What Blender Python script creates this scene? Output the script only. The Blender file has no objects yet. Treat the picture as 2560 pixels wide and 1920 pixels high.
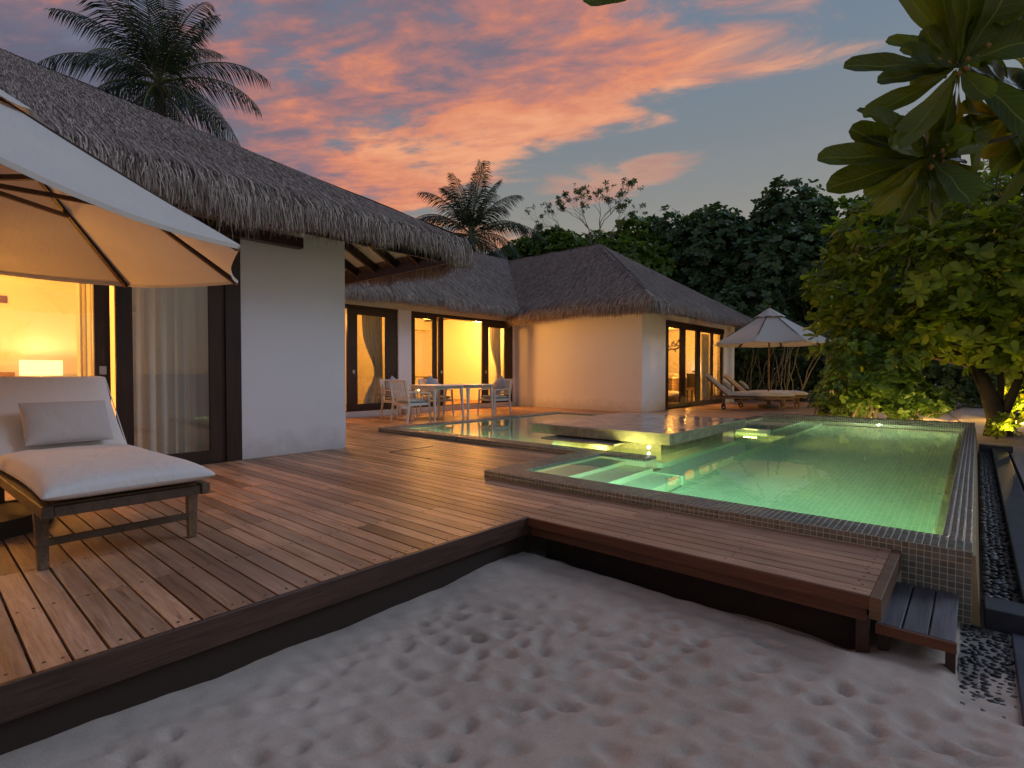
import bpy, math, random
import numpy as np
from mathutils import Vector, Matrix
R = math.radians
rnd = random.Random(7)
rng = np.random.default_rng(11)
S = bpy.context.scene
COL = S.collection

# ---------------------------------------------------------------- camera
cd = bpy.data.cameras.new('camera'); cam = bpy.data.objects.new('camera', cd); COL.objects.link(cam)
cam.location = (0, 0, 1.0)
cam.rotation_euler = (R(90 - 1.2), 0, R(41.15))
cd.sensor_width = 36.0
cd.lens = 36.0 * 1327 / 2560
cd.clip_start = 0.05; cd.clip_end = 2000
S.camera = cam

# ---------------------------------------------------------------- world: dusk sky with lit clouds
SUN_EL, SUN_ROT = R(34.4), R(34.8)
W = bpy.data.worlds.new('World'); S.world = W; W.use_nodes = True
nt = W.node_tree; N = nt.nodes; L = nt.links; N.clear()
def nd(t, **k):
    n = N.new(t)
    for a, b in k.items(): setattr(n, a, b)
    return n
def mth(op, a, b=None, c=None, clamp=False):
    n = nd('ShaderNodeMath', operation=op, use_clamp=clamp)
    for i, x in enumerate((a, b, c)):
        if x is None: continue
        if isinstance(x, (int, float)): n.inputs[i].default_value = x
        else: L.new(x, n.inputs[i])
    return n.outputs[0]
def ramp(fac, stops, interp='LINEAR'):
    n = nd('ShaderNodeValToRGB'); cr = n.color_ramp; cr.interpolation = interp
    while len(cr.elements) < len(stops): cr.elements.new(0.5)
    for e, (p, c) in zip(cr.elements, stops): e.position = p; e.color = (*c, 1)
    L.new(fac, n.inputs[0]); return n.outputs[0]
def mixc(f, a, b):
    n = nd('ShaderNodeMix', data_type='RGBA')
    if isinstance(f, (int, float)): n.inputs[0].default_value = f
    else: L.new(f, n.inputs[0])
    for i, x in ((6, a), (7, b)):
        if isinstance(x, tuple): n.inputs[i].default_value = (*x, 1)
        else: L.new(x, n.inputs[i])
    return n.outputs[2]
def smooth(x, a, b):
    n = nd('ShaderNodeMapRange', interpolation_type='SMOOTHSTEP')
    L.new(x, n.inputs[0]); n.inputs[1].default_value = a; n.inputs[2].default_value = b
    return n.outputs[0]
tc = nd('ShaderNodeTexCoord'); sp = nd('ShaderNodeSeparateXYZ'); L.new(tc.outputs['Generated'], sp.inputs[0])
dx, dy, dz = sp.outputs
zc = mth('ADD', mth('MAXIMUM', dz, 0.0), 0.04)
px = mth('DIVIDE', dx, zc); py = mth('DIVIDE', dy, zc)
base = ramp(dz, [(0.0, (0.30, 0.20, 0.155)), (0.17, (0.345, 0.262, 0.20)), (0.27, (0.265, 0.255, 0.225)), (0.38, (0.200, 0.225, 0.240)), (0.50, (0.155, 0.205, 0.26)), (1.0, (0.10, 0.155, 0.26))])
# towards the left (west) horizon the clear sky is mauve
left = smooth(mth('ADD', mth('MULTIPLY', dx, -0.75), mth('MULTIPLY', dy, -0.35)), 0.18, 0.62)
base = mixc(mth('MULTIPLY', left, 0.55), base, (0.16, 0.14, 0.22))
ca_, sa_ = math.cos(R(26)), math.sin(R(26))
pa = mth('ADD', mth('MULTIPLY', px, ca_), mth('MULTIPLY', py, sa_)); pb = mth('SUBTRACT', mth('MULTIPLY', py, ca_), mth('MULTIPLY', px, sa_))
pv = nd('ShaderNodeCombineXYZ'); L.new(pa, pv.inputs[0]); L.new(mth('MULTIPLY', pb, 1.75), pv.inputs[1])
def noise(vec, scale, detail=6, rough=0.55, dist=0.0, w=0.0):
    m = nd('ShaderNodeMapping'); L.new(vec, m.inputs[0]); m.inputs['Location'].default_value = (w, w * 1.7, w * 0.3)
    n = nd('ShaderNodeTexNoise'); L.new(m.outputs[0], n.inputs[0])
    n.inputs['Scale'].default_value = scale; n.inputs['Detail'].default_value = detail
    n.inputs['Roughness'].default_value = rough; n.inputs['Distortion'].default_value = dist
    return n.outputs[0]
n1 = noise(pv.outputs[0], 1.15, 10, 0.56, 0.25, 3.1)
n2 = noise(pv.outputs[0], 2.6, 9, 0.58, 0.5, 8.7)
n3 = noise(pv.outputs[0], 0.7, 5, 0.5, 0.2, 14.2)
nf = noise(pv.outputs[0], 7.5, 6, 0.6, 0.3, 5.0)
# the cloud bank ends along a line running away to the north-east
edge = mth('SUBTRACT', mth('ADD', 1.70, mth('MULTIPLY', px, -0.16)), py)
edge = mth('ADD', edge, mth('MULTIPLY', mth('SUBTRACT', n1, 0.5), 1.5))
edge = mth('ADD', edge, mth('MULTIPLY', mth('SUBTRACT', n2, 0.5), 0.5))
bank = smooth(edge, -0.03, 0.22)
xlim = smooth(mth('ADD', mth('MULTIPLY', px, -1.0), mth('MULTIPLY', mth('SUBTRACT', n2, 0.5), 1.6)), 0.15, 0.80)
gap = smooth(mth('ADD', mth('MULTIPLY', n1, 0.5), mth('ADD', mth('MULTIPLY', n2, 0.34), mth('MULTIPLY', nf, 0.16))), 0.385, 0.49)
cover = mth('MULTIPLY', mth('MULTIPLY', bank, xlim), gap)
# small far wisp low above the trees
wx = mth('SUBTRACT', px, -1.30); wy = mth('SUBTRACT', py, 2.20)
wr = mth('ADD', mth('MULTIPLY', mth('MULTIPLY', wx, wx), 5.5), mth('MULTIPLY', mth('MULTIPLY', wy, wy), 16.0))
wisp = mth('MULTIPLY', smooth(mth('ADD', wr, mth('MULTIPLY', mth('SUBTRACT', n2, 0.5), 4.2)), 1.0, 0.0), 0.5)
lowst = mth('MULTIPLY', mth('MULTIPLY', smooth(n2, 0.42, 0.56), smooth(px, -1.95, -2.5)), mth('MULTIPLY', smooth(dz, 0.12, 0.20), 0.9))
cover = mth('MAXIMUM', mth('MAXIMUM', cover, wisp), lowst, clamp=True)
# lit and dull parts: brightest towards the far rim, thick grey-mauve overhead and to the left
lit = mth('ADD', mth('ADD', mth('MULTIPLY', n2, 1.0), mth('MULTIPLY', nf, 0.45)), mth('MULTIPLY', n3, 0.9))
lit = mth('ADD', lit, mth('MULTIPLY', smooth(edge, 1.5, 0.0), 0.34))
lit = mth('SUBTRACT', lit, mth('MULTIPLY', smooth(px, -1.6, -2.8), 0.05)); lit = mth('SUBTRACT', lit, mth('MULTIPLY', smooth(py, 0.9, 0.2), 0.08))
cc = ramp(mth('SUBTRACT', lit, 0.705, clamp=True), [(0.24, (0.125, 0.12, 0.17)), (0.42, (0.23, 0.155, 0.185)), (0.56, (0.46, 0.19, 0.16)), (0.70, (0.74, 0.255, 0.13)), (0.92, (0.85, 0.37, 0.19))])
skyc = mixc(mth('MULTIPLY', cover, mth('ADD', 0.72, mth('MULTIPLY', n2, 0.45), clamp=True)), base, cc)
below = smooth(dz, -0.02, 0.01)
skyc = mixc(below, (0.10, 0.085, 0.07), skyc)
bg1 = nd('ShaderNodeBackground'); L.new(skyc, bg1.inputs[0]); bg1.inputs[1].default_value = 0.92
ns = nd('ShaderNodeTexSky', sky_type='NISHITA'); ns.sun_disc = False; ns.sun_elevation = SUN_EL; ns.sun_rotation = SUN_ROT
bg2 = nd('ShaderNodeBackground'); L.new(ns.outputs[0], bg2.inputs[0]); bg2.inputs[1].default_value = 0.006
add = nd('ShaderNodeAddShader'); L.new(bg1.outputs[0], add.inputs[0]); L.new(bg2.outputs[0], add.inputs[1])
out = nd('ShaderNodeOutputWorld'); L.new(add.outputs[0], out.inputs[0])

sl = bpy.data.lights.new('sun', 'SUN'); sl.energy = 0.85; sl.angle = R(24); sl.color = (0.62, 0.74, 1.0)
so = bpy.data.objects.new('sun', sl); COL.objects.link(so)
so.rotation_euler = Vector((0.50, 0.72, 0.60)).to_track_quat('Z', 'Y').to_euler()

S.view_settings.view_transform = 'Standard'; S.view_settings.look = 'None'
S.view_settings.gamma = 1; S.view_settings.exposure = 0.12
S.render.engine = 'CYCLES'
S.cycles.use_denoising = True
S.cycles.max_bounces = 7; S.cycles.diffuse_bounces = 4; S.cycles.glossy_bounces = 3
S.cycles.transmission_bounces = 4; S.cycles.transparent_max_bounces = 10
S.cycles.sample_clamp_indirect = 3.0
S.cycles.caustics_reflective = False; S.cycles.caustics_refractive = True; S.cycles.blur_glossy = 1.0

# ---------------------------------------------------------------- materials
def mat(name, col=(0.5, 0.5, 0.5), rough=0.6, spec=0.4, metal=0.0):
    m = bpy.data.materials.new(name); m.use_nodes = True
    b = m.node_tree.nodes['Principled BSDF']
    b.inputs['Base Color'].default_value = (*col, 1); b.inputs['Roughness'].default_value = rough
    b.inputs['Specular IOR Level'].default_value = spec; b.inputs['Metallic'].default_value = metal
    return m
class NT:
    """short hand for building material nodes"""
    def __init__(s, m): s.m = m; s.t = m.node_tree; s.b = s.t.nodes['Principled BSDF']
    def n(s, t, **k):
        x = s.t.nodes.new(t)
        for a, b in k.items(): setattr(x, a, b)
        return x
    def l(s, a, b): s.t.links.new(a, b)
    def put(s, sock, x):
        if isinstance(x, (int, float)): sock.default_value = x
        elif isinstance(x, tuple): sock.default_value = (*x, 1) if len(x) == 3 and sock.type == 'RGBA' else x
        else: s.l(x, sock)
    def math(s, op, a, b=0.0, clamp=False):
        x = s.n('ShaderNodeMath', operation=op, use_clamp=clamp); s.put(x.inputs[0], a); s.put(x.inputs[1], b); return x.outputs[0]
    def mix(s, f, a, b, blend='MIX'):
        x = s.n('ShaderNodeMix', data_type='RGBA', blend_type=blend); s.put(x.inputs[0], f); s.put(x.inputs[6], a); s.put(x.inputs[7], b); return x.outputs[2]
    def pos(s): return s.n('ShaderNodeNewGeometry').outputs['Position']
    def uv(s): return s.n('ShaderNodeTexCoord').outputs['UV']
    def obj(s): return s.n('ShaderNodeTexCoord').outputs['Object']
    def attr(s, nm): return s.n('ShaderNodeAttribute', attribute_name=nm).outputs['Fac']
    def rnd(s): return s.n('ShaderNodeObjectInfo').outputs['Random']
    def mp(s, v, sc=(1, 1, 1), loc=(0, 0, 0), rot=(0, 0, 0)):
        x = s.n('ShaderNodeMapping'); s.l(v, x.inputs[0]); x.inputs['Scale'].default_value = sc
        x.inputs['Rotation'].default_value = rot
        if isinstance(loc, tuple): x.inputs['Location'].default_value = loc
        else: s.l(loc, x.inputs['Location'])
        return x.outputs[0]
    def noise(s, v, sc, det=4, ro=0.55, di=0.0):
        x = s.n('ShaderNodeTexNoise'); s.l(v, x.inputs[0])
        x.inputs['Scale'].default_value = sc; x.inputs['Detail'].default_value = det
        x.inputs['Roughness'].default_value = ro; x.inputs['Distortion'].default_value = di
        return x.outputs[0]
    def ramp(s, f, stops):
        x = s.n('ShaderNodeValToRGB'); cr = x.color_ramp
        while len(cr.elements) < len(stops): cr.elements.new(0.5)
        for e, (p, c) in zip(cr.elements, stops): e.position = p; e.color = (*c, 1)
        s.l(f, x.inputs[0]); return x.outputs[0]
    def rng(s, f, a, b, c=0.0, d=1.0):
        x = s.n('ShaderNodeMapRange'); s.l(f, x.inputs[0])
        for i, v in enumerate((a, b, c, d)): x.inputs[i + 1].default_value = v
        return x.outputs[0]
    def bump(s, h, st=0.3, d=0.01):
        x = s.n('ShaderNodeBump'); s.l(h, x.inputs['Height']); x.inputs['Strength'].default_value = st; x.inputs['Distance'].default_value = d
        s.l(x.outputs[0], s.b.inputs['Normal']); return x
    def col(s, c): s.put(s.b.inputs['Base Color'], c)
    def rough(s, c): s.put(s.b.inputs['Roughness'], c)

def plank_mat(name, c1, c2, c3, axis=0, rough=0.5):
    m = mat(name); t = NT(m); r = t.attr('rnd'); p = t.pos()
    cx = t.n('ShaderNodeCombineXYZ'); t.put(cx.inputs[2], t.math('MULTIPLY', r, 37.0)); t.put(cx.inputs[axis], t.math('MULTIPLY', r, 91.0))
    sc = [26, 26, 26]; sc[axis] = 1.3
    v = t.n('ShaderNodeVectorMath', operation='ADD'); t.l(p, v.inputs[0]); t.l(cx.outputs[0], v.inputs[1])
    g = t.noise(t.mp(v.outputs[0], tuple(sc)), 2.2, 8, 0.66, 0.9)
    sc2 = [9, 9, 9]; sc2[axis] = 1.0
    g2 = t.noise(t.mp(v.outputs[0], tuple(sc2)), 1.6, 4, 0.5, 0.4)
    c = t.ramp(t.math('ADD', t.math('MULTIPLY', g, 0.7), t.math('MULTIPLY', g2, 0.3)), [(0.30, c3), (0.46, c1), (0.62, c2)])
    c = t.mix(1.0, c, t.ramp(r, [(0.0, (0.50, 0.46, 0.44)), (0.3, (0.80, 0.79, 0.78)), (0.65, (1.0, 0.98, 0.96)), (1.0, (1.30, 1.2, 1.1))]), 'MULTIPLY')
    c = t.mix(t.rng(t.noise(t.mp(v.outputs[0], tuple(q * 3.2 for q in sc)), 1.2, 5, 0.7), 0.52, 0.70, 0, 0.45), c, tuple(q * 0.55 for q in c1))
    w = t.noise(p, 1.1, 5, 0.6); c = t.mix(t.rng(w, 0.45, 0.72, 0, 0.55), c, (c3[0] * 1.1, c3[1] * 1.15, c3[2] * 1.3))
    t.col(c); t.rough(t.rng(g, 0.3, 0.7, rough - 0.1, rough + 0.12)); t.bump(g, 0.35, 0.004)
    return m
M = {}
M['deck'] = plank_mat('deck_wood', (0.45, 0.255, 0.155), (0.62, 0.39, 0.26), (0.17, 0.085, 0.05), 0, 0.42)
M['deck_grey'] = plank_mat('weathered_wood', (0.17, 0.16, 0.17), (0.27, 0.26, 0.28), (0.07, 0.06, 0.065), 1, 0.6)
M['fascia'] = plank_mat('fascia_wood', (0.060, 0.034, 0.026), (0.085, 0.048, 0.036), (0.028, 0.016, 0.012), 1, 0.45)
M['fascia_x'] = plank_mat('fascia_wood_red', (0.12, 0.045, 0.022), (0.16, 0.062, 0.030), (0.06, 0.022, 0.012), 0, 0.45)
M['dark_wood'] = plank_mat('dark_stained_wood', (0.035, 0.020, 0.016), (0.055, 0.032, 0.026), (0.016, 0.010, 0.009), 2, 0.4)
M['joist'] = mat('joist_wood', (0.03, 0.018, 0.013), 0.7)
M['screw'] = mat('screw_head', (0.02, 0.016, 0.014), 0.5)
M['teak'] = plank_mat('oiled_teak', (0.20, 0.115, 0.06), (0.28, 0.17, 0.09), (0.10, 0.055, 0.03), 0, 0.45)
M['teak_dark'] = plank_mat('aged_teak', (0.12, 0.082, 0.052), (0.19, 0.13, 0.085), (0.06, 0.04, 0.027), 0, 0.5)

m = M['plaster'] = mat('white_plaster', (0.74, 0.73, 0.72), 0.75, 0.25); t = NT(m)
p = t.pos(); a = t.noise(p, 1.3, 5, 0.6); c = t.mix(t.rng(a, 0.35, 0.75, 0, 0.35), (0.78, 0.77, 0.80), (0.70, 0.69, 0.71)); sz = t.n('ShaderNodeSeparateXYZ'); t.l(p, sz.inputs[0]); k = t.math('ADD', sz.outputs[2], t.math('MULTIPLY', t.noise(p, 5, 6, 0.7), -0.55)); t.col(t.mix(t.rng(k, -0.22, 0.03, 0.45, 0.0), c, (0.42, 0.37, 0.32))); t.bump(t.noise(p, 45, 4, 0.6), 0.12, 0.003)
m = M['room_wall'] = mat('room_wall_paint', (0.80, 0.75, 0.64), 0.7, 0.2)
m = M['room_floor'] = plank_mat('room_floor_wood', (0.22, 0.11, 0.05), (0.30, 0.16, 0.08), (0.10, 0.05, 0.02), 1, 0.35)
M['soffit'] = mat('cream_soffit', (0.62, 0.58, 0.48), 0.7, 0.2)

def thatch_mat(name, c1, c2, c3):
    m = mat(name, rough=0.85, spec=0.15); t = NT(m); u = t.uv()
    a = t.noise(t.mp(u, (55, 5, 1)), 1.0, 6, 0.7, 0.6); b = t.noise(t.mp(u, (6, 3, 1)), 1.0, 4, 0.6, 0.5)
    c = t.ramp(a, [(0.28, c3), (0.45, c1), (0.66, c2)])
    c = t.mix(t.rng(b, 0.35, 0.7, 0.0, 0.6), c, (c3[0] * 1.5, c3[1] * 1.5, c3[2] * 1.6)); t.col(c)
    t.bump(a, 0.9, 0.05); return m
M['thatch'] = thatch_mat('thatch_surface', (0.20, 0.16, 0.145), (0.30, 0.245, 0.225), (0.07, 0.053, 0.047))
def strand_mat(name, a, b, c):
    m = mat(name, rough=0.8, spec=0.2); t = NT(m); r = t.attr('rnd'); t.col(t.ramp(r, [(0.0, a), (0.5, b), (1.0, c)])); return m
M['strand'] = strand_mat('thatch_strand', (0.08, 0.057, 0.047), (0.29, 0.23, 0.195), (0.54, 0.44, 0.385))
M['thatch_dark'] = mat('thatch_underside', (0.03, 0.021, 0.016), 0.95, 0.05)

def fabric(name, col, trans=0.25, sc=600):
    m = mat(name, col, 0.9, 0.1); t = NT(m); o = t.n('ShaderNodeOutputMaterial') if False else t.t.nodes['Material Output']
    p = t.obj(); t.bump(t.math('ADD', t.math('MULTIPLY', t.noise(p, sc, 2, 0.5), 0.04), t.noise(t.mp(p, (1.0, 2.6, 2.0)), 5.0, 3, 0.55, 0.8)), 0.22, 0.03)
    w = t.noise(p, 3.0, 4, 0.6); c = t.mix(t.rng(w, 0.3, 0.75, 0, 0.22), col, tuple(x * 0.8 for x in col)); t.col(c)
    if trans > 0:
        tr = t.n('ShaderNodeBsdfTranslucent'); t.put(tr.inputs[0], c); mx = t.n('ShaderNodeMixShader'); mx.inputs[0].default_value = trans
        t.l(t.b.outputs[0], mx.inputs[1]); t.l(tr.outputs[0], mx.inputs[2]); t.l(mx.outputs[0], o.inputs[0])
    return m
M['canopy'] = fabric('umbrella_canvas', (0.62, 0.60, 0.56), 0.07)
M['cushion'] = fabric('cushion_fabric', (0.70, 0.66, 0.63), 0.0)
M['pillow'] = fabric('pillow_fabric', (0.50, 0.46, 0.44), 0.0)
M['piping'] = mat('cushion_piping', (0.72, 0.68, 0.62), 0.8)
M['curtain'] = fabric('curtain_fabric', (0.72, 0.71, 0.68), 0.06)
M['white_metal'] = mat('white_painted_aluminium', (0.74, 0.72, 0.68), 0.4, 0.5)
M['seat_pad'] = fabric('seat_pad_fabric', (0.50, 0.48, 0.42), 0.0)
M['grey_pillow'] = fabric('grey_pillow_fabric', (0.40, 0.40, 0.45), 0.0)
M['handle'] = mat('satin_metal', (0.55, 0.52, 0.50), 0.35, 0.5, 0.6)
M['rubber'] = mat('black_rubber', (0.015, 0.015, 0.015), 0.6)
M['black'] = mat('dark_lacquer', (0.02, 0.015, 0.012), 0.35)
M['base_stone'] = mat('dark_cast_base', (0.055, 0.045, 0.038), 0.7)
M['towel'] = fabric('towel_cotton', (0.7, 0.66, 0.58), 0.0, 200)

def schlick(t, f0):
    """reflectance of a thin sheet, the same from both sides"""
    lw = t.nodes.new('ShaderNodeLayerWeight'); lw.inputs[0].default_value = 0.5
    p = t.nodes.new('ShaderNodeMath'); p.operation = 'POWER'; t.links.new(lw.outputs['Facing'], p.inputs[0]); p.inputs[1].default_value = 5
    q = t.nodes.new('ShaderNodeMath'); q.operation = 'MULTIPLY_ADD'; t.links.new(p.outputs[0], q.inputs[0]); q.inputs[1].default_value = 1 - f0; q.inputs[2].default_value = f0
    return q
def glass():
    m = bpy.data.materials.new('window_glass'); m.use_nodes = True; t = m.node_tree; t.nodes.clear()
    o = t.nodes.new('ShaderNodeOutputMaterial'); tr = t.nodes.new('ShaderNodeBsdfTransparent'); tr.inputs[0].default_value = (0.93, 0.95, 0.93, 1)
    g = t.nodes.new('ShaderNodeBsdfGlossy'); g.inputs['Roughness'].default_value = 0.01
    f = schlick(t, 0.11)
    mx = t.nodes.new('ShaderNodeMixShader'); t.links.new(f.outputs[0], mx.inputs[0]); t.links.new(tr.outputs[0], mx.inputs[1]); t.links.new(g.outputs[0], mx.inputs[2])
    t.links.new(mx.outputs[0], o.inputs[0]); return m
M['glass'] = glass()
def water():
    m = bpy.data.materials.new('pool_water'); m.use_nodes = True; t = m.node_tree; t.nodes.clear()
    o = t.nodes.new('ShaderNodeOutputMaterial'); tr = t.nodes.new('ShaderNodeBsdfRefraction'); tr.inputs['Color'].default_value = (0.86, 0.98, 0.90, 1); tr.inputs['IOR'].default_value = 1.33; tr.inputs['Roughness'].default_value = 0.0
    g = t.nodes.new('ShaderNodeBsdfGlossy'); g.inputs['Roughness'].default_value = 0.015
    f = schlick(t, 0.025)
    ge = t.nodes.new('ShaderNodeNewGeometry'); n1 = t.nodes.new('ShaderNodeTexNoise'); n1.inputs['Scale'].default_value = 4.5; n1.inputs['Detail'].default_value = 2
    t.links.new(ge.outputs['Position'], n1.inputs[0])
    b = t.nodes.new('ShaderNodeBump'); b.inputs['Strength'].default_value = 0.045; b.inputs['Distance'].default_value = 0.03
    t.links.new(n1.outputs[0], b.inputs['Height'])
    t.links.new(b.outputs[0], g.inputs['Normal']); t.links.new(b.outputs[0], tr.inputs['Normal'])
    mx = t.nodes.new('ShaderNodeMixShader'); t.links.new(f.outputs[0], mx.inputs[0]); t.links.new(tr.outputs[0], mx.inputs[1]); t.links.new(g.outputs[0], mx.inputs[2])
    t.links.new(mx.outputs[0], o.inputs[0]); return m
M['water'] = water()
def mosaic(name, c1, c2, grout, sc, bump=0.25):
    """small square mosaic on a surface too far off for single tiles; works on all three axes"""
    m = mat(name, rough=0.25, spec=0.5); t = NT(m); p = t.n('ShaderNodeVectorMath', operation='SCALE'); t.l(t.pos(), p.inputs[0]); p.inputs['Scale'].default_value = 1 / sc
    fr = t.n('ShaderNodeVectorMath', operation='FRACTION'); t.l(p.outputs[0], fr.inputs[0])
    fl = t.n('ShaderNodeVectorMath', operation='FLOOR'); t.l(p.outputs[0], fl.inputs[0])
    wn = t.n('ShaderNodeTexWhiteNoise'); t.l(fl.outputs[0], wn.inputs[0])
    nrm = t.n('ShaderNodeVectorMath', operation='ABSOLUTE'); t.l(t.n('ShaderNodeNewGeometry').outputs['Normal'], nrm.inputs[0])
    s1 = t.n('ShaderNodeSeparateXYZ'); t.l(fr.outputs[0], s1.inputs[0]); s2 = t.n('ShaderNodeSeparateXYZ'); t.l(nrm.outputs[0], s2.inputs[0])
    g = None
    for i in range(3):
        e = t.math('GREATER_THAN', t.math('ABSOLUTE', t.math('SUBTRACT', s1.outputs[i], 0.5)), 0.44)
        e = t.math('MULTIPLY', e, t.math('LESS_THAN', s2.outputs[i], 0.7))
        g = e if g is None else t.math('MAXIMUM', g, e)
    c = t.mix(wn.outputs['Value'], c1, c2); c = t.mix(g, c, grout); t.col(c); t.rough(t.math('ADD', 0.25, t.math('MULTIPLY', g, 0.4)))
    t.bump(t.math('SUBTRACT', 1.0, g), bump, 0.002); return m
M['pool_mosaic'] = mosaic('pool_mosaic', (0.50, 0.60, 0.48), (0.58, 0.68, 0.55), (0.68, 0.76, 0.65), 0.045)
m = M['tile'] = mat('curb_tile', rough=0.22, spec=0.5); t = NT(m); r = t.attr('rnd')
t.col(t.mix(t.rng(t.noise(t.pos(), 0.9, 3), 0.4, 0.7, 0, 0.5), t.ramp(r, [(0.0, (0.13, 0.13, 0.11)), (0.5, (0.175, 0.17, 0.145)), (1.0, (0.23, 0.22, 0.19))]), (0.24, 0.20, 0.15))); t.bump(t.noise(t.pos(), 90, 2), 0.08, 0.002)
M['grout'] = mat('tile_grout', (0.62, 0.57, 0.46), 0.8)
m = M['stone'] = mat('grey_stone_slab', rough=0.3, spec=0.5); t = NT(m); p = t.pos()
a = t.noise(p, 7, 8, 0.65, 0.4); b = t.noise(p, 1.1, 4, 0.6)
t.col(t.ramp(t.math('ADD', t.math('MULTIPLY', a, 0.6), t.math('MULTIPLY', b, 0.4)), [(0.3, (0.21, 0.195, 0.19)), (0.5, (0.27, 0.25, 0.245)), (0.7, (0.32, 0.30, 0.29))]))
t.rough(t.rng(t.noise(p, 2.5, 5, 0.6), 0.38, 0.62, 0.10, 0.24)); t.bump(t.noise(t.mp(p, (1, 1, 1)), 14, 2), 0.14, 0.01)
m = M['stone_side'] = mat('rough_stone_face', rough=0.7, spec=0.3); t = NT(m); p = t.pos()
t.col(t.ramp(t.noise(p, 9, 8, 0.7), [(0.3, (0.14, 0.14, 0.11)), (0.55, (0.27, 0.26, 0.21)), (0.75, (0.38, 0.36, 0.30))])); t.bump(t.noise(p, 30, 5, 0.7), 0.4, 0.006)
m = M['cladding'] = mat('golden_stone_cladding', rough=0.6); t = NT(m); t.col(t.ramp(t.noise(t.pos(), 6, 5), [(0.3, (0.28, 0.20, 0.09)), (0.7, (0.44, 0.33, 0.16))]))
m = M['dark_stone'] = mat('dark_basalt', rough=0.45); t = NT(m); t.col(t.ramp(t.noise(t.pos(), 5, 6, 0.65), [(0.3, (0.022, 0.025, 0.036)), (0.7, (0.05, 0.055, 0.075))])); t.bump(t.noise(t.pos(), 25, 4), 0.2, 0.004)
m = M['pebble'] = mat('dark_pebble', rough=0.5); t = NT(m); t.col(t.ramp(t.rnd(), [(0.0, (0.02, 0.02, 0.024)), (0.6, (0.045, 0.04, 0.04)), (1.0, (0.10, 0.085, 0.075))])); t.bump(t.noise(t.obj(), 12, 3), 0.2, 0.004)
M['mortar'] = mat('sandy_mortar', (0.24, 0.21, 0.18), 0.9)

m = M['sand'] = mat('sand', rough=0.95, spec=0.1); t = NT(m); p = t.pos()
a = t.noise(p, 0.7, 5, 0.6); b = t.noise(p, 260, 3, 0.6); c = t.noise(p, 9, 5, 0.6)
k = t.ramp(t.math('ADD', t.math('MULTIPLY', a, 0.4), t.math('ADD', t.math('MULTIPLY', b, 0.35), t.math('MULTIPLY', c, 0.25))), [(0.36, (0.35, 0.265, 0.205)), (0.5, (0.48, 0.385, 0.315)), (0.64, (0.59, 0.49, 0.41))])
t.col(k); t.bump(t.math('ADD', t.math('MULTIPLY', b, 0.25), c), 0.5, 0.008)

def leaf_mat(name, stops, trans=0.3, rough=0.4):
    m = mat(name, rough=rough, spec=0.4); t = NT(m); r = t.attr('rnd'); c = t.ramp(r, stops); t.col(c)
    tr = t.n('ShaderNodeBsdfTranslucent'); t.put(tr.inputs[0], t.mix(1.0, c, (1.5, 1.5, 0.5), 'MULTIPLY')); mx = t.n('ShaderNodeMixShader'); mx.inputs[0].default_value = trans
    t.l(t.b.outputs[0], mx.inputs[1]); t.l(tr.outputs[0], mx.inputs[2]); t.l(mx.outputs[0], t.t.nodes['Material Output'].inputs[0]); return m
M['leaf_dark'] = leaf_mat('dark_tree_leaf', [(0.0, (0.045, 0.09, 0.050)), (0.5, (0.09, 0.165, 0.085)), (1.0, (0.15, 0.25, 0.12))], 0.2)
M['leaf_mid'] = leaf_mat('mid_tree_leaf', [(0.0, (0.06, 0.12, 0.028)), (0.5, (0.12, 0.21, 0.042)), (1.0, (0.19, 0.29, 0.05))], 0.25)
M['leaf_bright'] = leaf_mat('bright_shrub_leaf', [(0.0, (0.07, 0.13, 0.014)), (0.5, (0.18, 0.26, 0.022)), (0.92, (0.32, 0.38, 0.032)), (1.0, (0.55, 0.36, 0.04))], 0.4)
M['leaf_near'] = leaf_mat('near_branch_leaf', [(0.0, (0.035, 0.060, 0.010)), (0.55, (0.10, 0.15, 0.012)), (0.9, (0.16, 0.19, 0.014)), (1.0, (0.30, 0.19, 0.016))], 0.45, 0.32)
M['frond'] = leaf_mat('palm_leaflet', [(0.0, (0.012, 0.028, 0.016)), (0.6, (0.026, 0.050, 0.025)), (1.0, (0.07, 0.085, 0.03))], 0.12)
M['rachis'] = mat('palm_rachis', (0.14, 0.15, 0.05), 0.6)
m = M['bark'] = mat('bark', rough=0.9); t = NT(m); t.col(t.ramp(t.noise(t.mp(t.obj(), (6, 6, 1.5)), 3, 6, 0.7), [(0.3, (0.05, 0.038, 0.028)), (0.7, (0.15, 0.12, 0.09))])); t.bump(t.noise(t.mp(t.obj(), (8, 8, 2)), 4, 5), 0.6, 0.03)
M['bark_dark'] = mat('dark_bark', (0.035, 0.028, 0.02), 0.9)
M['twig'] = mat('pale_twig', (0.20, 0.175, 0.14), 0.8)
M['fruit'] = mat('small_berries', (0.28, 0.16, 0.03), 0.5)

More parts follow.
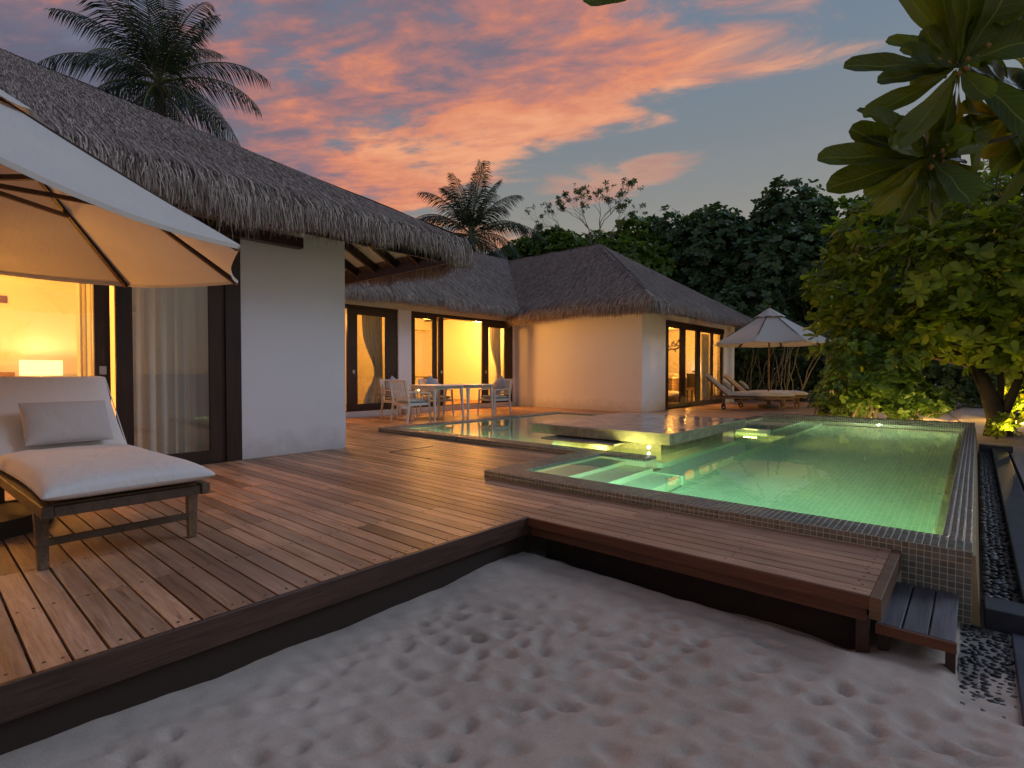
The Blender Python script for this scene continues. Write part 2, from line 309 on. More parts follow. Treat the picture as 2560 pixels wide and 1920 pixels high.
m = M['leaf_near']; t = NT(m); su = t.n('ShaderNodeSeparateXYZ'); t.l(t.uv(), su.inputs[0]); a = t.math('ABSOLUTE', t.math('SUBTRACT', su.outputs[0], 0.5))
rib = t.rng(a, 0.012, 0.035, 1.0, 0.0); w = t.math('SINE', t.math('MULTIPLY', t.math('SUBTRACT', su.outputs[1], t.math('MULTIPLY', a, 0.35)), 75.0)); vein = t.rng(w, 0.80, 1.0, 0.0, 0.35)
bc = t.b.inputs['Base Color'].links[0].from_socket; blot = t.rng(t.noise(t.pos(), 38, 4, 0.6), 0.5, 0.75, 0, 0.55)
c2 = t.mix(t.math('MAXIMUM', rib, vein), t.mix(blot, bc, (0.10, 0.075, 0.012)), (0.30, 0.33, 0.06)); t.col(c2); t.bump(t.math('ADD', rib, vein), 0.35, 0.001)
def emit(name, col, s):
    m = bpy.data.materials.new(name); m.use_nodes = True; b = m.node_tree.nodes['Principled BSDF']
    b.inputs['Base Color'].default_value = (0.8, 0.7, 0.5, 1); b.inputs['Emission Color'].default_value = (*col, 1); b.inputs['Emission Strength'].default_value = s
    return m
M['shade'] = emit('lit_lamp_shade', (1.0, 0.74, 0.40), 1.5)
M['lens'] = emit('lit_pool_lens', (0.95, 1.0, 0.75), 7)
M['lens_warm'] = emit('lit_garden_lens', (1.0, 0.62, 0.22), 14)

# ---------------------------------------------------------------- mesh helpers
class MB:
    def __init__(s): s.v = []; s.f = []; s.r = []; s.uvs = None
    def quads(s, vs, fs, r=None):
        o = len(s.v); s.v += [tuple(map(float, q)) for q in vs]; s.f += [tuple(i + o for i in q) for q in fs]
        s.r += [rnd.random() if r is None else r] * len(fs); return s
    def box(s, x0, y0, z0, x1, y1, z1, r=None):
        if x1 < x0: x0, x1 = x1, x0
        if y1 < y0: y0, y1 = y1, y0
        if z1 < z0: z0, z1 = z1, z0
        return s.quads([(x0, y0, z0), (x1, y0, z0), (x1, y1, z0), (x0, y1, z0), (x0, y0, z1), (x1, y0, z1), (x1, y1, z1), (x0, y1, z1)],
                       [(0, 3, 2, 1), (4, 5, 6, 7), (0, 1, 5, 4), (1, 2, 6, 5), (2, 3, 7, 6), (3, 0, 4, 7)], r)
    def cbox(s, x0, y0, z0, x1, y1, z1, c=0.004, r=None):
        """box with chamfered long top edges (long axis = the longer of x and y)"""
        if (x1 - x0) >= (y1 - y0):
            pr = [(y0, z0), (y1, z0), (y1, z1 - c), (y1 - c, z1), (y0 + c, z1), (y0, z1 - c)]; vs = [(x, a, b) for x in (x0, x1) for a, b in pr]
        else:
            pr = [(x0, z0), (x0, z1 - c), (x0 + c, z1), (x1 - c, z1), (x1, z1 - c), (x1, z0)]; vs = [(a, y, b) for y in (y0, y1) for a, b in pr]
        n = 6; fs = [tuple(range(n))[::-1], tuple(range(n, 2 * n))] + [(i, (i + 1) % n, n + (i + 1) % n, n + i) for i in range(n)]
        return s.quads(vs, fs, r)
    def bar(s, p0, p1, w, h, up=(0, 0, 1), w1=None, h1=None, r=None):
        p0 = Vector(p0); p1 = Vector(p1); d = (p1 - p0).normalized(); u = Vector(up)
        if abs(d.dot(u)) > 0.98: u = Vector((1, 0, 0))
        a = d.cross(u).normalized(); b = a.cross(d).normalized(); w1 = w1 or w; h1 = h1 or h; vs = []
        for p, ww, hh in ((p0, w, h), (p1, w1, h1)):
            for i, j in ((-1, -1), (1, -1), (1, 1), (-1, 1)): vs.append(p + a * (i * ww / 2) + b * (j * hh / 2))
        return s.quads(vs, [(0, 1, 2, 3), (7, 6, 5, 4), (0, 4, 5, 1), (1, 5, 6, 2), (2, 6, 7, 3), (3, 7, 4, 0)], r)
    def tube(s, pts, rad, n=8, cap=True, r=None):
        pts = [Vector(p) for p in pts]; k = len(pts); rad = [rad] * k if isinstance(rad, (int, float)) else rad; vs = []; fs = []; a = None
        for i, p in enumerate(pts):
            d = (pts[min(i + 1, k - 1)] - pts[max(i - 1, 0)]).normalized()
            if a is None: a = d.orthogonal().normalized()
            else: a = (a - d * a.dot(d)).normalized()
            b = d.cross(a)
            for j in range(n):
                q = 2 * math.pi * j / n; vs.append(p + (a * math.cos(q) + b * math.sin(q)) * rad[i])
        for i in range(k - 1):
            for j in range(n): fs.append((i * n + j, i * n + (j + 1) % n, (i + 1) * n + (j + 1) % n, (i + 1) * n + j))
        if cap: fs += [tuple(range(n))[::-1], tuple(range((k - 1) * n, k * n))]
        return s.quads(vs, fs, r)
    def lathe(s, prof, n=24, c=(0, 0, 0), axis='z', r=None):
        vs = []; fs = []; k = len(prof)
        for (ra, z) in prof:
            for j in range(n):
                q = 2 * math.pi * j / n; x, y = ra * math.cos(q), ra * math.sin(q)
                vs.append((c[0] + x, c[1] + y, c[2] + z) if axis == 'z' else ((c[0] + x, c[1] + z, c[2] + y) if axis == 'y' else (c[0] + z, c[1] + x, c[2] + y)))
        for i in range(k - 1):
            for j in range(n): fs.append((i * n + j, i * n + (j + 1) % n, (i + 1) * n + (j + 1) % n, (i + 1) * n + j))
        fs += [tuple(range(n))[::-1], tuple(range((k - 1) * n, k * n))]
        return s.quads(vs, fs, r)
    def grid(s, fn, nu, nv, r=None):
        o = len(s.v); vs = [fn(i / nu, j / nv) for j in range(nv + 1) for i in range(nu + 1)]
        fs = [(j * (nu + 1) + i, j * (nu + 1) + i + 1, (j + 1) * (nu + 1) + i + 1, (j + 1) * (nu + 1) + i) for j in range(nv) for i in range(nu)]
        return s.quads(vs, fs, r)
    def arr(s, V, F, rr):
        """numpy: V (n,3), F (m,k) , rr (m,)"""
        if s.v or not hasattr(s, 'A'): s.A = getattr(s, 'A', [])
        s.A.append((V, F, rr)); return s
    def build(s, name, m, parent=None, smooth=False, bevel=0, kind=None, uv=None, local=False):
        me = bpy.data.meshes.new(name)
        if hasattr(s, 'A'):
            V = np.concatenate([a[0] for a in s.A]); off = np.cumsum([0] + [len(a[0]) for a in s.A])[:-1]
            F = np.concatenate([a[1] + o for a, o in zip(s.A, off)]); rr = np.concatenate([a[2] for a in s.A])
            base = Vector((0, 0, 0)); mn, mx = V.min(0), V.max(0); base = Vector(((mn[0] + mx[0]) / 2, (mn[1] + mx[1]) / 2, mn[2]))
            V = V - np.array(base); k = F.shape[1]
            me.vertices.add(len(V)); me.vertices.foreach_set('co', V.astype(np.float32).ravel())
            me.loops.add(F.size); me.loops.foreach_set('vertex_index', F.astype(np.int32).ravel())
            me.polygons.add(len(F)); me.polygons.foreach_set('loop_start', np.arange(0, F.size, k, dtype=np.int32))
            me.update(calc_edges=True)
        else:
            V = np.array(s.v); mn, mx = V.min(0), V.max(0); base = Vector(((mn[0] + mx[0]) / 2, (mn[1] + mx[1]) / 2, mn[2]))
            V = V - np.array(base); me.from_pydata(V.tolist(), [], s.f); rr = s.r
        a = me.attributes.new('rnd', 'FLOAT', 'FACE'); a.data.foreach_set('value', np.array(rr, dtype=np.float32))
        if uv is not None:
            ul = me.uv_layers.new(name='UVMap'); vi = np.zeros(len(me.loops), dtype=np.int32); me.loops.foreach_get('vertex_index', vi)
            ul.data.foreach_set('uv', np.array(uv, dtype=np.float32)[vi].ravel())
        if smooth: me.polygons.foreach_set('use_smooth', [True] * len(me.polygons))
        me.materials.append(m)
        return place(me, name, base, parent, bevel, kind)
OFF = {}
def place(me, name, base, parent=None, bevel=0, kind=None):
    o = bpy.data.objects.new(name, me); COL.objects.link(o)
    o.location = Vector(base) - (OFF[parent.name] if parent else Vector((0, 0, 0))); o.parent = parent; OFF[o.name] = Vector(base)
    if bevel:
        b = o.modifiers.new('edge', 'BEVEL'); b.width = bevel; b.segments = 2; b.limit_method = 'ANGLE'
    if kind: o['kind'] = kind
    return o
def tag(o, label=None, cat=None, group=None, kind=None):
    if label: o['label'] = label
    if cat: o['category'] = cat
    if group: o['group'] = group
    if kind: o['kind'] = kind
    return o
def thing(name, loc, label=None, cat=None, group=None, kind=None, local=False, rz=0):
    o = bpy.data.objects.new(name, None); COL.objects.link(o); o.location = loc; o.rotation_euler = (0, 0, rz); o.empty_display_size = 0.2
    OFF[o.name] = Vector((0, 0, 0)) if local else Vector(loc)
    return tag(o, label, cat, group, kind)
def copy_tree(o, parent=None):
    c = o.copy(); COL.objects.link(c); c.parent = parent
    for ch in list(o.children): copy_tree(ch, c)
    return c
def point(name, loc, power, col, size=0.1, parent=None):
    l = bpy.data.lights.new(name, 'POINT'); l.energy = power; l.color = col; l.shadow_soft_size = size
    o = bpy.data.objects.new(name, l); COL.objects.link(o); o.location = Vector(loc) - (OFF[parent.name] if parent else Vector((0, 0, 0))); o.parent = parent; return o
def area(name, loc, direction, power, col, sx, sy=None, parent=None):
    l = bpy.data.lights.new(name, 'AREA'); l.energy = power; l.color = col; l.size = sx
    if sy: l.shape = 'RECTANGLE'; l.size_y = sy
    o = bpy.data.objects.new(name, l); COL.objects.link(o); o.location = Vector(loc) - (OFF[parent.name] if parent else Vector((0, 0, 0))); o.parent = parent
    o.rotation_euler = (-Vector(direction)).to_track_quat('Z', 'Y').to_euler(); return o
WARM = (1.0, 0.41, 0.07)
# ================================================================ ground: one sheet of sand, fine near the camera
def axis_pts(segs):
    out = []
    for a, b, s in segs: out += list(np.arange(a, b - 1e-6, s))
    return np.array(out + [segs[-1][1]])
gx = axis_pts([(-400, -40, 60), (-40, -12, 2.0), (-12, -2.6, 0.47), (-2.6, 0.9, 0.020), (0.9, 2.4, 0.1), (2.4, 8, 0.5), (8, 40, 4), (40, 400, 60)])
gy = axis_pts([(-400, -20, 60), (-20, -1, 1.0), (-1, 0.4, 0.1), (0.4, 3.72, 0.020), (3.72, 4.6, 0.11), (4.6, 30, 0.4), (30, 60, 4), (60, 600, 60)])
X, Y = np.meshgrid(gx, gy); Z = np.full(X.shape, -0.30)
def sstep(x, a, b): t_ = np.clip((x - a) / (b - a), 0, 1); return t_ * t_ * (3 - 2 * t_)
Z += 0.20 * sstep(Y, 11.5, 14.0)                                   # garden sand behind the pool lies higher
Z += 0.06 * np.sin(X * 0.9 + 1) * np.sin(Y * 0.7) * sstep(np.abs(Y - 12) + np.abs(X), 3, 8)
Z += 0.075 * sstep(-X, 0.9, 2.3) * sstep(4 - Y, 0, 1.5) - 0.03 * sstep(X, -0.9, 0.1) + 0.045 * sstep(-X, 0.2, 0.9) * sstep(Y, 1.2, 2.6) - 0.09 * sstep(Y, 2.78, 3.0) * sstep(-X, 0.25, 0.5)
near = (X > -2.7) & (X < 1.2) & (Y > 0.2) & (Y < 3.7)
def soft_noise(X, Y, n, f0, f1, seed):
    r = np.random.default_rng(seed); o = np.zeros_like(X)
    for _ in range(n):
        a = r.uniform(0, 6.28); f = r.uniform(f0, f1); o += np.sin((X * np.cos(a) + Y * np.sin(a)) * f + r.uniform(0, 6.28))
    return o / math.sqrt(n)
Z += np.where(near, 0.008 * soft_noise(X, Y, 12, 3, 12, 2) + 0.0022 * soft_noise(X, Y, 16, 25, 60, 3), 0)
# trodden sand: a field of shallow hollows with narrow crests between them, fading towards the corner of the deck
r_ = np.random.default_rng(5); jj, ii = np.where(near); PX, PY = X[jj, ii], Y[jj, ii]
ca, sa = math.cos(R(38)), math.sin(R(38)); qa, qb = (PX * ca + PY * sa) / 1.0, (-PX * sa + PY * ca) / 0.66
qa = qa + 0.02 * np.sin(PX * 9 + PY * 4); qb = qb + 0.02 * np.sin(PY * 11 - PX * 6)
sx, sy = [], []
for _ in range(9000):
    x, y = r_.uniform(-2.9, 1.4), r_.uniform(0.0, 3.6); u, v = x * ca + y * sa, (-x * sa + y * ca) / 0.66
    if all((u - p) ** 2 + (v - q) ** 2 > 0.108 ** 2 for p, q in zip(sx, sy)): sx.append(u); sy.append(v)
P_ = np.zeros(len(PX)); rim_ = np.zeros(len(PX))
for x, y in zip(sx, sy):
    if r_.uniform() < 0.12: continue
    rad = r_.uniform(0.050, 0.086); d = r_.uniform(0.6, 1.2); th = r_.uniform(-0.5, 0.5); c_t, s_t = math.cos(th), math.sin(th); st = r_.uniform(0.7, 1.35); k1, k2 = r_.uniform(0, 6.28, 2)
    du, dv = qa - x, qb - y; m_ = np.abs(du) + np.abs(dv) < 0.26
    if not m_.any(): continue
    eu, ev = (du[m_] * c_t + dv[m_] * s_t) / st, (-du[m_] * s_t + dv[m_] * c_t) * st; an = np.arctan2(ev, eu)
    rr = np.sqrt(eu * eu + ev * ev) / (rad * (1 + 0.14 * np.sin(2 * an + k1) + 0.10 * np.sin(3 * an + k2)))
    P_[m_] = np.maximum(P_[m_], d * (1 - sstep(rr, 0.32, 0.95))); rim_[m_] = np.maximum(rim_[m_], d * np.exp(-((rr - 1.12) / 0.16) ** 2))
h_ = 0.22 * rim_ * (P_ < 0.3) - P_
fade = np.clip(((PX + 2.33) * 0.55 + (2.85 - PY) * 0.9 - 0.45) / 0.8, 0.04, 1) * sstep(PX, -2.33, -1.95) * sstep(1.1 - PX, 0, .3) * sstep(PY, 0.2, 0.5) * (1 - sstep(PY, 2.55, 2.8))
Z[jj, ii] += 0.034 * h_ * fade * (0.75 + 0.25 * np.sin(PX * 3 + 1) * np.sin(PY * 4))
Z -= 0.035 * sstep(X, -0.10, -0.03) * (1 - sstep(X, 0.75, 0.9)) * sstep(Y, 2.62, 2.74) * (1 - sstep(Y, 3.7, 3.9))
# under the deck, pool and houses the ground drops out of the way
def inside(x0, x1, y0, y1, m=0.12): return (X > x0 - m) & (X < x1 + m) & (Y > y0 - m) & (Y < y1 + m)
foot = inside(-40, -2.6, -12, 2.95, 0) | inside(-12, -0.2, 3.95, 12.0, 0)
Z = np.where(foot, -1.6, Z)
nx, ny = len(gx), len(gy)
V = np.stack([X.ravel(), Y.ravel(), Z.ravel()], 1)
i = np.arange(nx - 1)[None, :] + np.arange(ny - 1)[:, None] * nx; F = np.stack([i, i + 1, i + 1 + nx, i + nx], -1).reshape(-1, 4)
g = MB(); g.arr(V, F, np.full(len(F), 0.5)); g.build('ground', M['sand'], smooth=True, kind='structure')

# ================================================================ timber deck
PITCH = 0.1025; T = 0.028
deck = thing('deck', (-5, 6, 0), kind='structure')
rows = []                                                          # (y0, x0, x1)
y = 0.27 - 22 * PITCH; ED = -2.345
def xr(y):
    """stretches of deck across one board row whose middle is at y"""
    if y < 2.83: return [(-6.30, ED)]
    if y < 3.65: return [(-6.30, -0.345)]
    if y < 3.90: return [(-6.30, -3.56)]
    if y < 5.27: return [(-10.50, -3.56)]
    if y < 10.22: return [(-10.50, -7.67)]
    if y < 12.24: return [(-10.50, -3.62)]
    if y < 13.2: return [(-6.33, -2.15)]
    return [(-6.33, -2.35 - (y - 13.2) * 0.12)]
while y < 20.6:
    rows.append(y); y += PITCH
pieces = []; screws = MB()
rb = random.Random(3)
for k, y0 in enumerate(rows):
    ym = y0 + PITCH / 2
    for a, b in xr(ym):
        cuts = [a]; x = a + rb.choice([0.9, 1.5, 2.1, 2.7, 3.3])
        while x < b - 0.5: cuts.append(x); x += rb.choice([1.8, 2.4, 2.4, 3.0])
        cuts.append(b)
        for c0, c1 in zip(cuts[:-1], cuts[1:]): pieces.append((c0, y0, c1))
        if -0.6 < ym < 5.3:
            xs = list(np.arange(b - 0.055, a, -0.60)); 
            for x in xs:
                for q in (rb.uniform(0.2, 0.3), rb.uniform(0.7, 0.8)) if rb.random() < 0.35 else (rb.uniform(0.35, 0.65),):
                    screws.lathe([(0.0068, 0), (0.006, 0.0008)], 6, (x + rb.uniform(-.012, .012), y0 + PITCH * q, 0.0004))
def dist(p): return math.hypot((p[0] + p[2]) / 2, p[1])
vis = sorted(pieces, key=lambda p: dist(p) + (30 if p[1] < -0.9 else 0))
far = MB()
for n_, (c0, y0, c1) in enumerate(vis):
    dz_ = rb.uniform(-0.0015, 0.0015); gap = 0.0052
    args = (c0 + 0.001, y0 + gap, -T + dz_, c1 - 0.001, y0 + PITCH - gap, dz_)
    if n_ < 298:
        b_ = MB(); b_.cbox(*args, c=0.0016); b_.build('board', M['deck'], deck)
    else: far.cbox(*args, c=0.0016)
far.build('far_boards', M['deck'], deck, kind='stuff')
screws.build('screws', M['screw'], deck, kind='stuff')
u_ = MB()
for x in np.arange(-10.4, -0.4, 0.6):
    if x < -3.7:
        u_.box(x - 0.02, 3.7 if x < -6.4 else -2, -0.15, x + 0.02, 5.25, -T - 0.004)
    elif x < -2.4: u_.box(x - 0.02, -2, -0.15, x + 0.02, 3.62, -T - 0.004)
    else: u_.box(x - 0.02, 2.88, -0.15, x + 0.02, 3.62, -T - 0.004)
u_.build('joists', M['joist'], deck, kind='stuff')
b_ = MB(); b_.cbox(-2.345, -2.2, -0.115, -2.318, 2.835, 0.004, 0.003); b_.build('edge_board', M['fascia'], deck)
b_ = MB(); b_.box(-2.375, -2.2, -0.50, -2.35, 2.86, -0.116); b_.build('skirt_board', M['joist'], deck)
b_ = MB(); b_.cbox(-2.317, 2.812, -0.055, -0.345, 2.834, 0.002, 0.003); b_.build('edge_board', M['fascia_x'], deck)
b_ = MB(); b_.box(-2.317, 2.85, -0.125, -0.36, 2.872, -0.056); b_.build('skirt_board', M['fascia_x'], deck)
b_ = MB(); b_.box(-2.317, 3.02, -0.62, -0.42, 3.04, -0.10); b_.build('skirt_board', M['joist'], deck)
b_ = MB(); b_.cbox(-0.344, 2.812, -0.095, -0.300, 3.652, 0.003, 0.003); tag(b_.build('edge_board', M['teak'], deck), 'pale end board closing the deck arm beside the pool wall')
b_ = MB(); b_.box(-0.41, 2.93, -0.6, -0.36, 2.98, -0.126); b_.build('post', M['fascia'], deck)
b_ = MB(); b_.bar((-5.55, 4.0, 0.003), (-5.55, 4.72, 0.003), 0.012, 0.004); b_.bar((-5.55, 4.0, 0.0032), (-4.75, 4.0, 0.0032), 0.012, 0.004); b_.build('hatch_edge', M['screw'], deck)

# lower timber step at the end of the deck
step = thing('timber_step', (-0.19, 3.3, -0.3), 'grey weathered three-board step at the end of the deck below the pool corner', 'step')
for k in range(3):
    b_ = MB(); a = -0.335 + k * 0.0965; b_.cbox(a, 2.99, -0.20, a + 0.0905, 3.64, -0.17, 0.004); b_.build('board', M['deck_grey'], step)
b_ = MB(); b_.cbox(-0.338, 2.965, -0.215, -0.046, 2.989, -0.171, 0.003); b_.build('edge_board', M['fascia_x'], step)
b_ = MB(); b_.box(-0.085, 3.0, -0.5, -0.05, 3.04, -0.202); b_.build('leg', M['fascia'], step)
b_ = MB(); b_.box(-0.33, 3.0, -0.5, -0.29, 3.04, -0.202); b_.build('leg', M['fascia'], step)
b_ = MB(); b_.box(-0.33, 3.3, -0.26, -0.06, 3.33, -0.202); b_.build('crossbar', M['fascia'], step)

# ================================================================ pool
pool = thing('swimming_pool', (-3, 8, -0.9), 'green lit swimming pool with small square tiles on its raised curb', 'pool')
WZ = 0.047; CT = 0.066
shell = MB()
def blk(*a): shell.box(*a)
blk(-3.28, 3.90, -1.5, -2.95, 5.32, -0.18); blk(-2.949, 3.90, -1.5, -2.62, 5.32, -0.36); blk(-2.619, 3.90, -1.5, -2.30, 5.32, -0.60)
blk(-7.40, 5.56, -1.5, -2.62, 10.20, -0.26); blk(-2.619, 5.321, -1.5, -2.28, 12.0, -0.55)
blk(-3.40, 10.201, -1.5, -2.62, 12.0, -0.26)
blk(-2.279, 3.90, -1.5, -0.13, 12.0, -0.95)
shell.build('basin', M['pool_mosaic'], pool)
cb = MB()
cb.box(-3.55, 3.655, -0.6, 0.0, 3.92, CT - .003); cb.box(-3.55, 3.921, -0.6, -3.27, 5.56, CT - .003); cb.box(-3.269, 5.31, -0.6, -2.70, 5.56, CT - .003)
cb.box(-7.65, 5.30, -0.4, -3.551, 5.545, CT - .003); cb.box(-7.65, 5.546, -0.4, -7.40, 10.20, CT - .003); cb.box(-7.65, 10.201, -0.4, -3.40, 10.45, CT - .003)
cb.box(-3.60, 10.451, -0.4, -3.401, 12.25, CT - .003)
cb.build('curb', M['grout'], pool)
wl = MB(); wl.box(-0.135, 3.921, -0.6, 0.0, 12.0, 0.052); wl.build('overflow_edge', M['grout'], pool)
wl = MB(); wl.box(-3.40, 12.001, -0.6, 0.0, 12.25, 0.132); wl.build('far_curb', M['grout'], pool)
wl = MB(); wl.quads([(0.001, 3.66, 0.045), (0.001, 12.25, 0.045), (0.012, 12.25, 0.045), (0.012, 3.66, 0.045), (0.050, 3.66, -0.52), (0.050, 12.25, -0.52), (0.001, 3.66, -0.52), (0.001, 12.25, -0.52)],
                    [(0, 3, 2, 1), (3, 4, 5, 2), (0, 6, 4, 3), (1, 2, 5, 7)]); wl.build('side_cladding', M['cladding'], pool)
TP = 0.035
near_t = []; tiles = MB()
def tiles_rect(o, u, v, lu, lv, n):
    """tiles over a rectangle: origin, unit axes, lengths, outward normal"""
    o, u, v, n = map(np.array, (o, u, v, n)); nu, nv = max(1, round(lu / TP)), max(1, round(lv / TP)); pu, pv = lu / nu, lv / nv; g_ = 0.0042; h = 0.003
    I, J = np.meshgrid(np.arange(nu), np.arange(nv)); I = I.ravel(); J = J.ravel()
    A = o + u * (I * pu + g_ / 2)[:, None] + v * (J * pv + g_ / 2)[:, None]; du = u * (pu - g_); dv = v * (pv - g_); b2 = 0.0012
    base = [A, A + du, A + du + dv, A + dv]; top = [A + n * h + (u + v) * b2, A + du + n * h + (v - u) * b2, A + du + dv + n * h - (u + v) * b2, A + dv + n * h + (u - v) * b2]
    Vv = np.stack(base + top, 1)
    return Vv
TF = np.array([(4, 5, 6, 7), (0, 1, 5, 4), (1, 2, 6, 5), (2, 3, 7, 6), (3, 0, 4, 7)])
allt = []
def T_(*a): allt.append(tiles_rect(*a))
ux, uy, uz = (1, 0, 0), (0, 1, 0), (0, 0, 1); c_ = CT - .003
T_((-3.55, 3.655, c_), ux, uy, 3.55, 0.265, uz)
T_((-3.55, 3.655, 0.0), ux, uz, 3.25, c_, (0, -1, 0)); T_((-0.30, 3.655, -0.56), ux, uz, 0.30, 0.56 + c_, (0, -1, 0))
T_((-3.27, 3.92, -0.05), ux, uz, 3.13, 0.05 + c_, (0, 1, 0))
T_((-3.55, 3.921, c_), ux, uy, 0.28, 1.639, uz); T_((-3.27, 3.921, -0.05), uy, uz, 1.389, 0.05 + c_, (1, 0, 0)); T_((-3.55, 3.655, 0.0), uy, uz, 1.645, c_, (-1, 0, 0))
T_((-3.269, 5.31, c_), ux, uy, 0.569, 0.25, uz); T_((-3.269, 5.31, -0.05), ux, uz, 0.569, 0.05 + c_, (0, -1, 0)); T_((-2.70, 5.31, -0.05), uy, uz, 0.25, 0.05 + c_, (1, 0, 0))
T_((-7.65, 5.30, c_), ux, uy, 4.099, 0.245, uz); T_((-7.65, 5.30, 0.0), ux, uz, 4.099, c_, (0, -1, 0)); T_((-7.65, 5.546, c_), ux, uy, 0.25, 4.654, uz)
T_((-7.40, 5.546, -0.04), uy, uz, 4.654, 0.04 + c_, (1, 0, 0)); T_((-7.40, 10.20, -0.04), ux, uz, 4.0, 0.04 + c_, (0, -1, 0)); T_((-7.65, 10.201, c_), ux, uy, 4.25, 0.249, uz)
T_((-0.135, 3.921, 0.052), ux, uy, 0.135, 8.079, uz); T_((-3.40, 12.001, 0.132), ux, uy, 3.4, 0.249, uz); T_((-3.40, 12.0, -0.03), ux, uz, 3.4, 0.162, (0, -1, 0))
T_((-3.60, 10.451, c_), ux, uy, 0.199, 1.799, uz); T_((-3.401, 10.451, -0.04), uy, uz, 1.549, 0.04 + c_, (1, 0, 0))
A_ = np.concatenate(allt); cen = A_.mean(1); d_ = np.hypot(cen[:, 0], cen[:, 1]) + 0.25 * np.abs(cen[:, 2]); d_[(cen[:, 1] > 3.93)] += 3; d_[cen[:, 2] < -0.33] += 3
order = np.argsort(d_); nearest = order[:296]; rest = order[296:]
for q in nearest:
    b_ = MB(); b_.quads(A_[q].tolist(), TF.tolist()); b_.build('tile', M['tile'], pool)
Vr = A_[rest].reshape(-1, 3); Fr = (TF[None] + (np.arange(len(rest)) * 8)[:, None, None]).reshape(-1, 4)
g = MB(); g.arr(Vr, Fr, np.repeat(rng.uniform(0, 1, len(rest)), 5)); g.build('mosaic_tiles', M['tile'], pool, kind='stuff')
def pool_light(x, y, z, n, power, col, r=0.05, lens='lens'):
    b_ = MB(); b_.lathe([(r * 1.25, 0), (r * 1.25, 0.012), (r, 0.016)], 20, (x, y, z), n[0]); b_.build('light_rim', M['handle'], pool)
    b_ = MB(); b_.lathe([(r * 0.9, 0.0165), (r * 0.5, 0.022)], 16, (x, y, z), n[0]); b_.build('light_lens', M[lens], pool)
for (x, z) in ((-1.35, -0.10),):
    b_ = MB(); b_.lathe([(0.075, 0), (0.075, -0.012), (0.06, -0.016)], 20, (x, 11.998, z), 'y'); b_.build('light_rim', M['handle'], pool)
    b_ = MB(); b_.lathe([(0.055, -0.0165), (0.03, -0.022)], 16, (x, 11.998, z), 'y'); b_.build('light_lens', M['lens'], pool)
GREEN = (0.50, 1.0, 0.42); YEL = (1.0, 0.92, 0.22)
point('pool_lamp', (-1.35, 11.93, -0.13), 80, (0.80, 1.0, 0.60), 0.02, pool)
def pool_fill(loc, d, p, col, sz=0.22, sy=0.16):
    """unseen area lamp added at a pool wall to light the water"""
    return area('pool_fill', loc, d, p, col, sz, sy, pool)
for x_, p_, c_ in ((-0.30, 10, GREEN), (-0.6, 18, GREEN), (-1.1, 22, (0.50, 1.0, 0.52)), (-1.7, 16, (0.44, 1.0, 0.62)), (-2.2, 7, (0.40, 1.0, 0.70))): pool_fill((x_, 3.928, -0.30), (0, 1, -0.02), p_ * 1.25, c_, 0.3, 0.2)
pool_fill((-2.75, 3.928, -0.20), (0, 1, 0.0), 1.2, (0.40, 1.0, 0.72), .12, .06); pool_fill((-3.12, 3.928, -0.06), (0, 1, 0.0), 0.5, (0.40, 1.0, 0.72), .12, .06)
for x_ in (-6.9, -6.0, -5.0, -4.2): pool_fill((x_, 5.552, -0.10), (0, 1, -0.05), 5.0, (0.80, 1.0, 0.50), .3, .1)
w_ = MB(); w_.quads([(-3.27, 3.92, WZ), (-0.135, 3.92, WZ), (-0.135, 12.0, WZ), (-3.27, 12.0, WZ)], [(0, 1, 2, 3)])
w_.quads([(-7.40, 5.545, WZ), (-3.27, 5.545, WZ), (-3.27, 10.2, WZ), (-7.40, 10.2, WZ)], [(0, 1, 2, 3)])
w_.build('water', M['water'], kind='structure')

# stone platform in the pool
pl = thing('stone_platform', (-3.65, 7.1, -0.26), 'wide wet grey stone platform set low over the pool water', 'platform')
b_ = MB(); b_.box(-4.44, 6.02, -0.26, -2.86, 8.10, 0.15); b_.build('plinth', M['stone_side'], pl)
X0, X1, Y0, Y1 = -4.70, -2.64, 5.78, 8.42
xs = [X0, -3.93, X1]
for i_ in range(2):
    b_ = MB(); b_.box(xs[i_] + .002, Y0, 0.165, xs[i_ + 1] - .002, Y0 + 0.03, 0.272); b_.build('face_panel', M['stone_side'], pl)
b_ = MB(); b_.box(X1 - 0.03, Y0 + 0.031, 0.165, X1, Y1, 0.272); b_.build('face_panel', M['stone_side'], pl)
b_ = MB(); b_.box(X0, Y0 + 0.031, 0.165, X1 - 0.031, Y1, 0.271); b_.build('core', M['stone_side'], pl)
ys = np.linspace(Y0 - 0.015, Y1, 5); xt = np.linspace(X0 - 0.015, X1 + 0.01, 4)
for i_ in range(3):
    for j_ in range(4):
        b_ = MB(); b_.cbox(xt[i_] + .0012, ys[j_] + .0012, 0.274, xt[i_ + 1] - .0012, ys[j_ + 1] - .0012, 0.299, 0.002); b_.build('slab', M['stone'], pl)
st = thing('stone_step', (-3.9, 5.9, -0.26), 'thin grey stepping slab just above the water before the stone platform', 'step')
b_ = MB(); b_.box(-4.36, 5.575, 0.118, -3.255, 5.99, 0.143); b_.build('slab', M['stone'], st, bevel=0.003)
b_ = MB(); b_.box(-4.24, 5.66, -0.26, -3.40, 5.985, 0.117); b_.build('plinth', M['stone_side'], st)
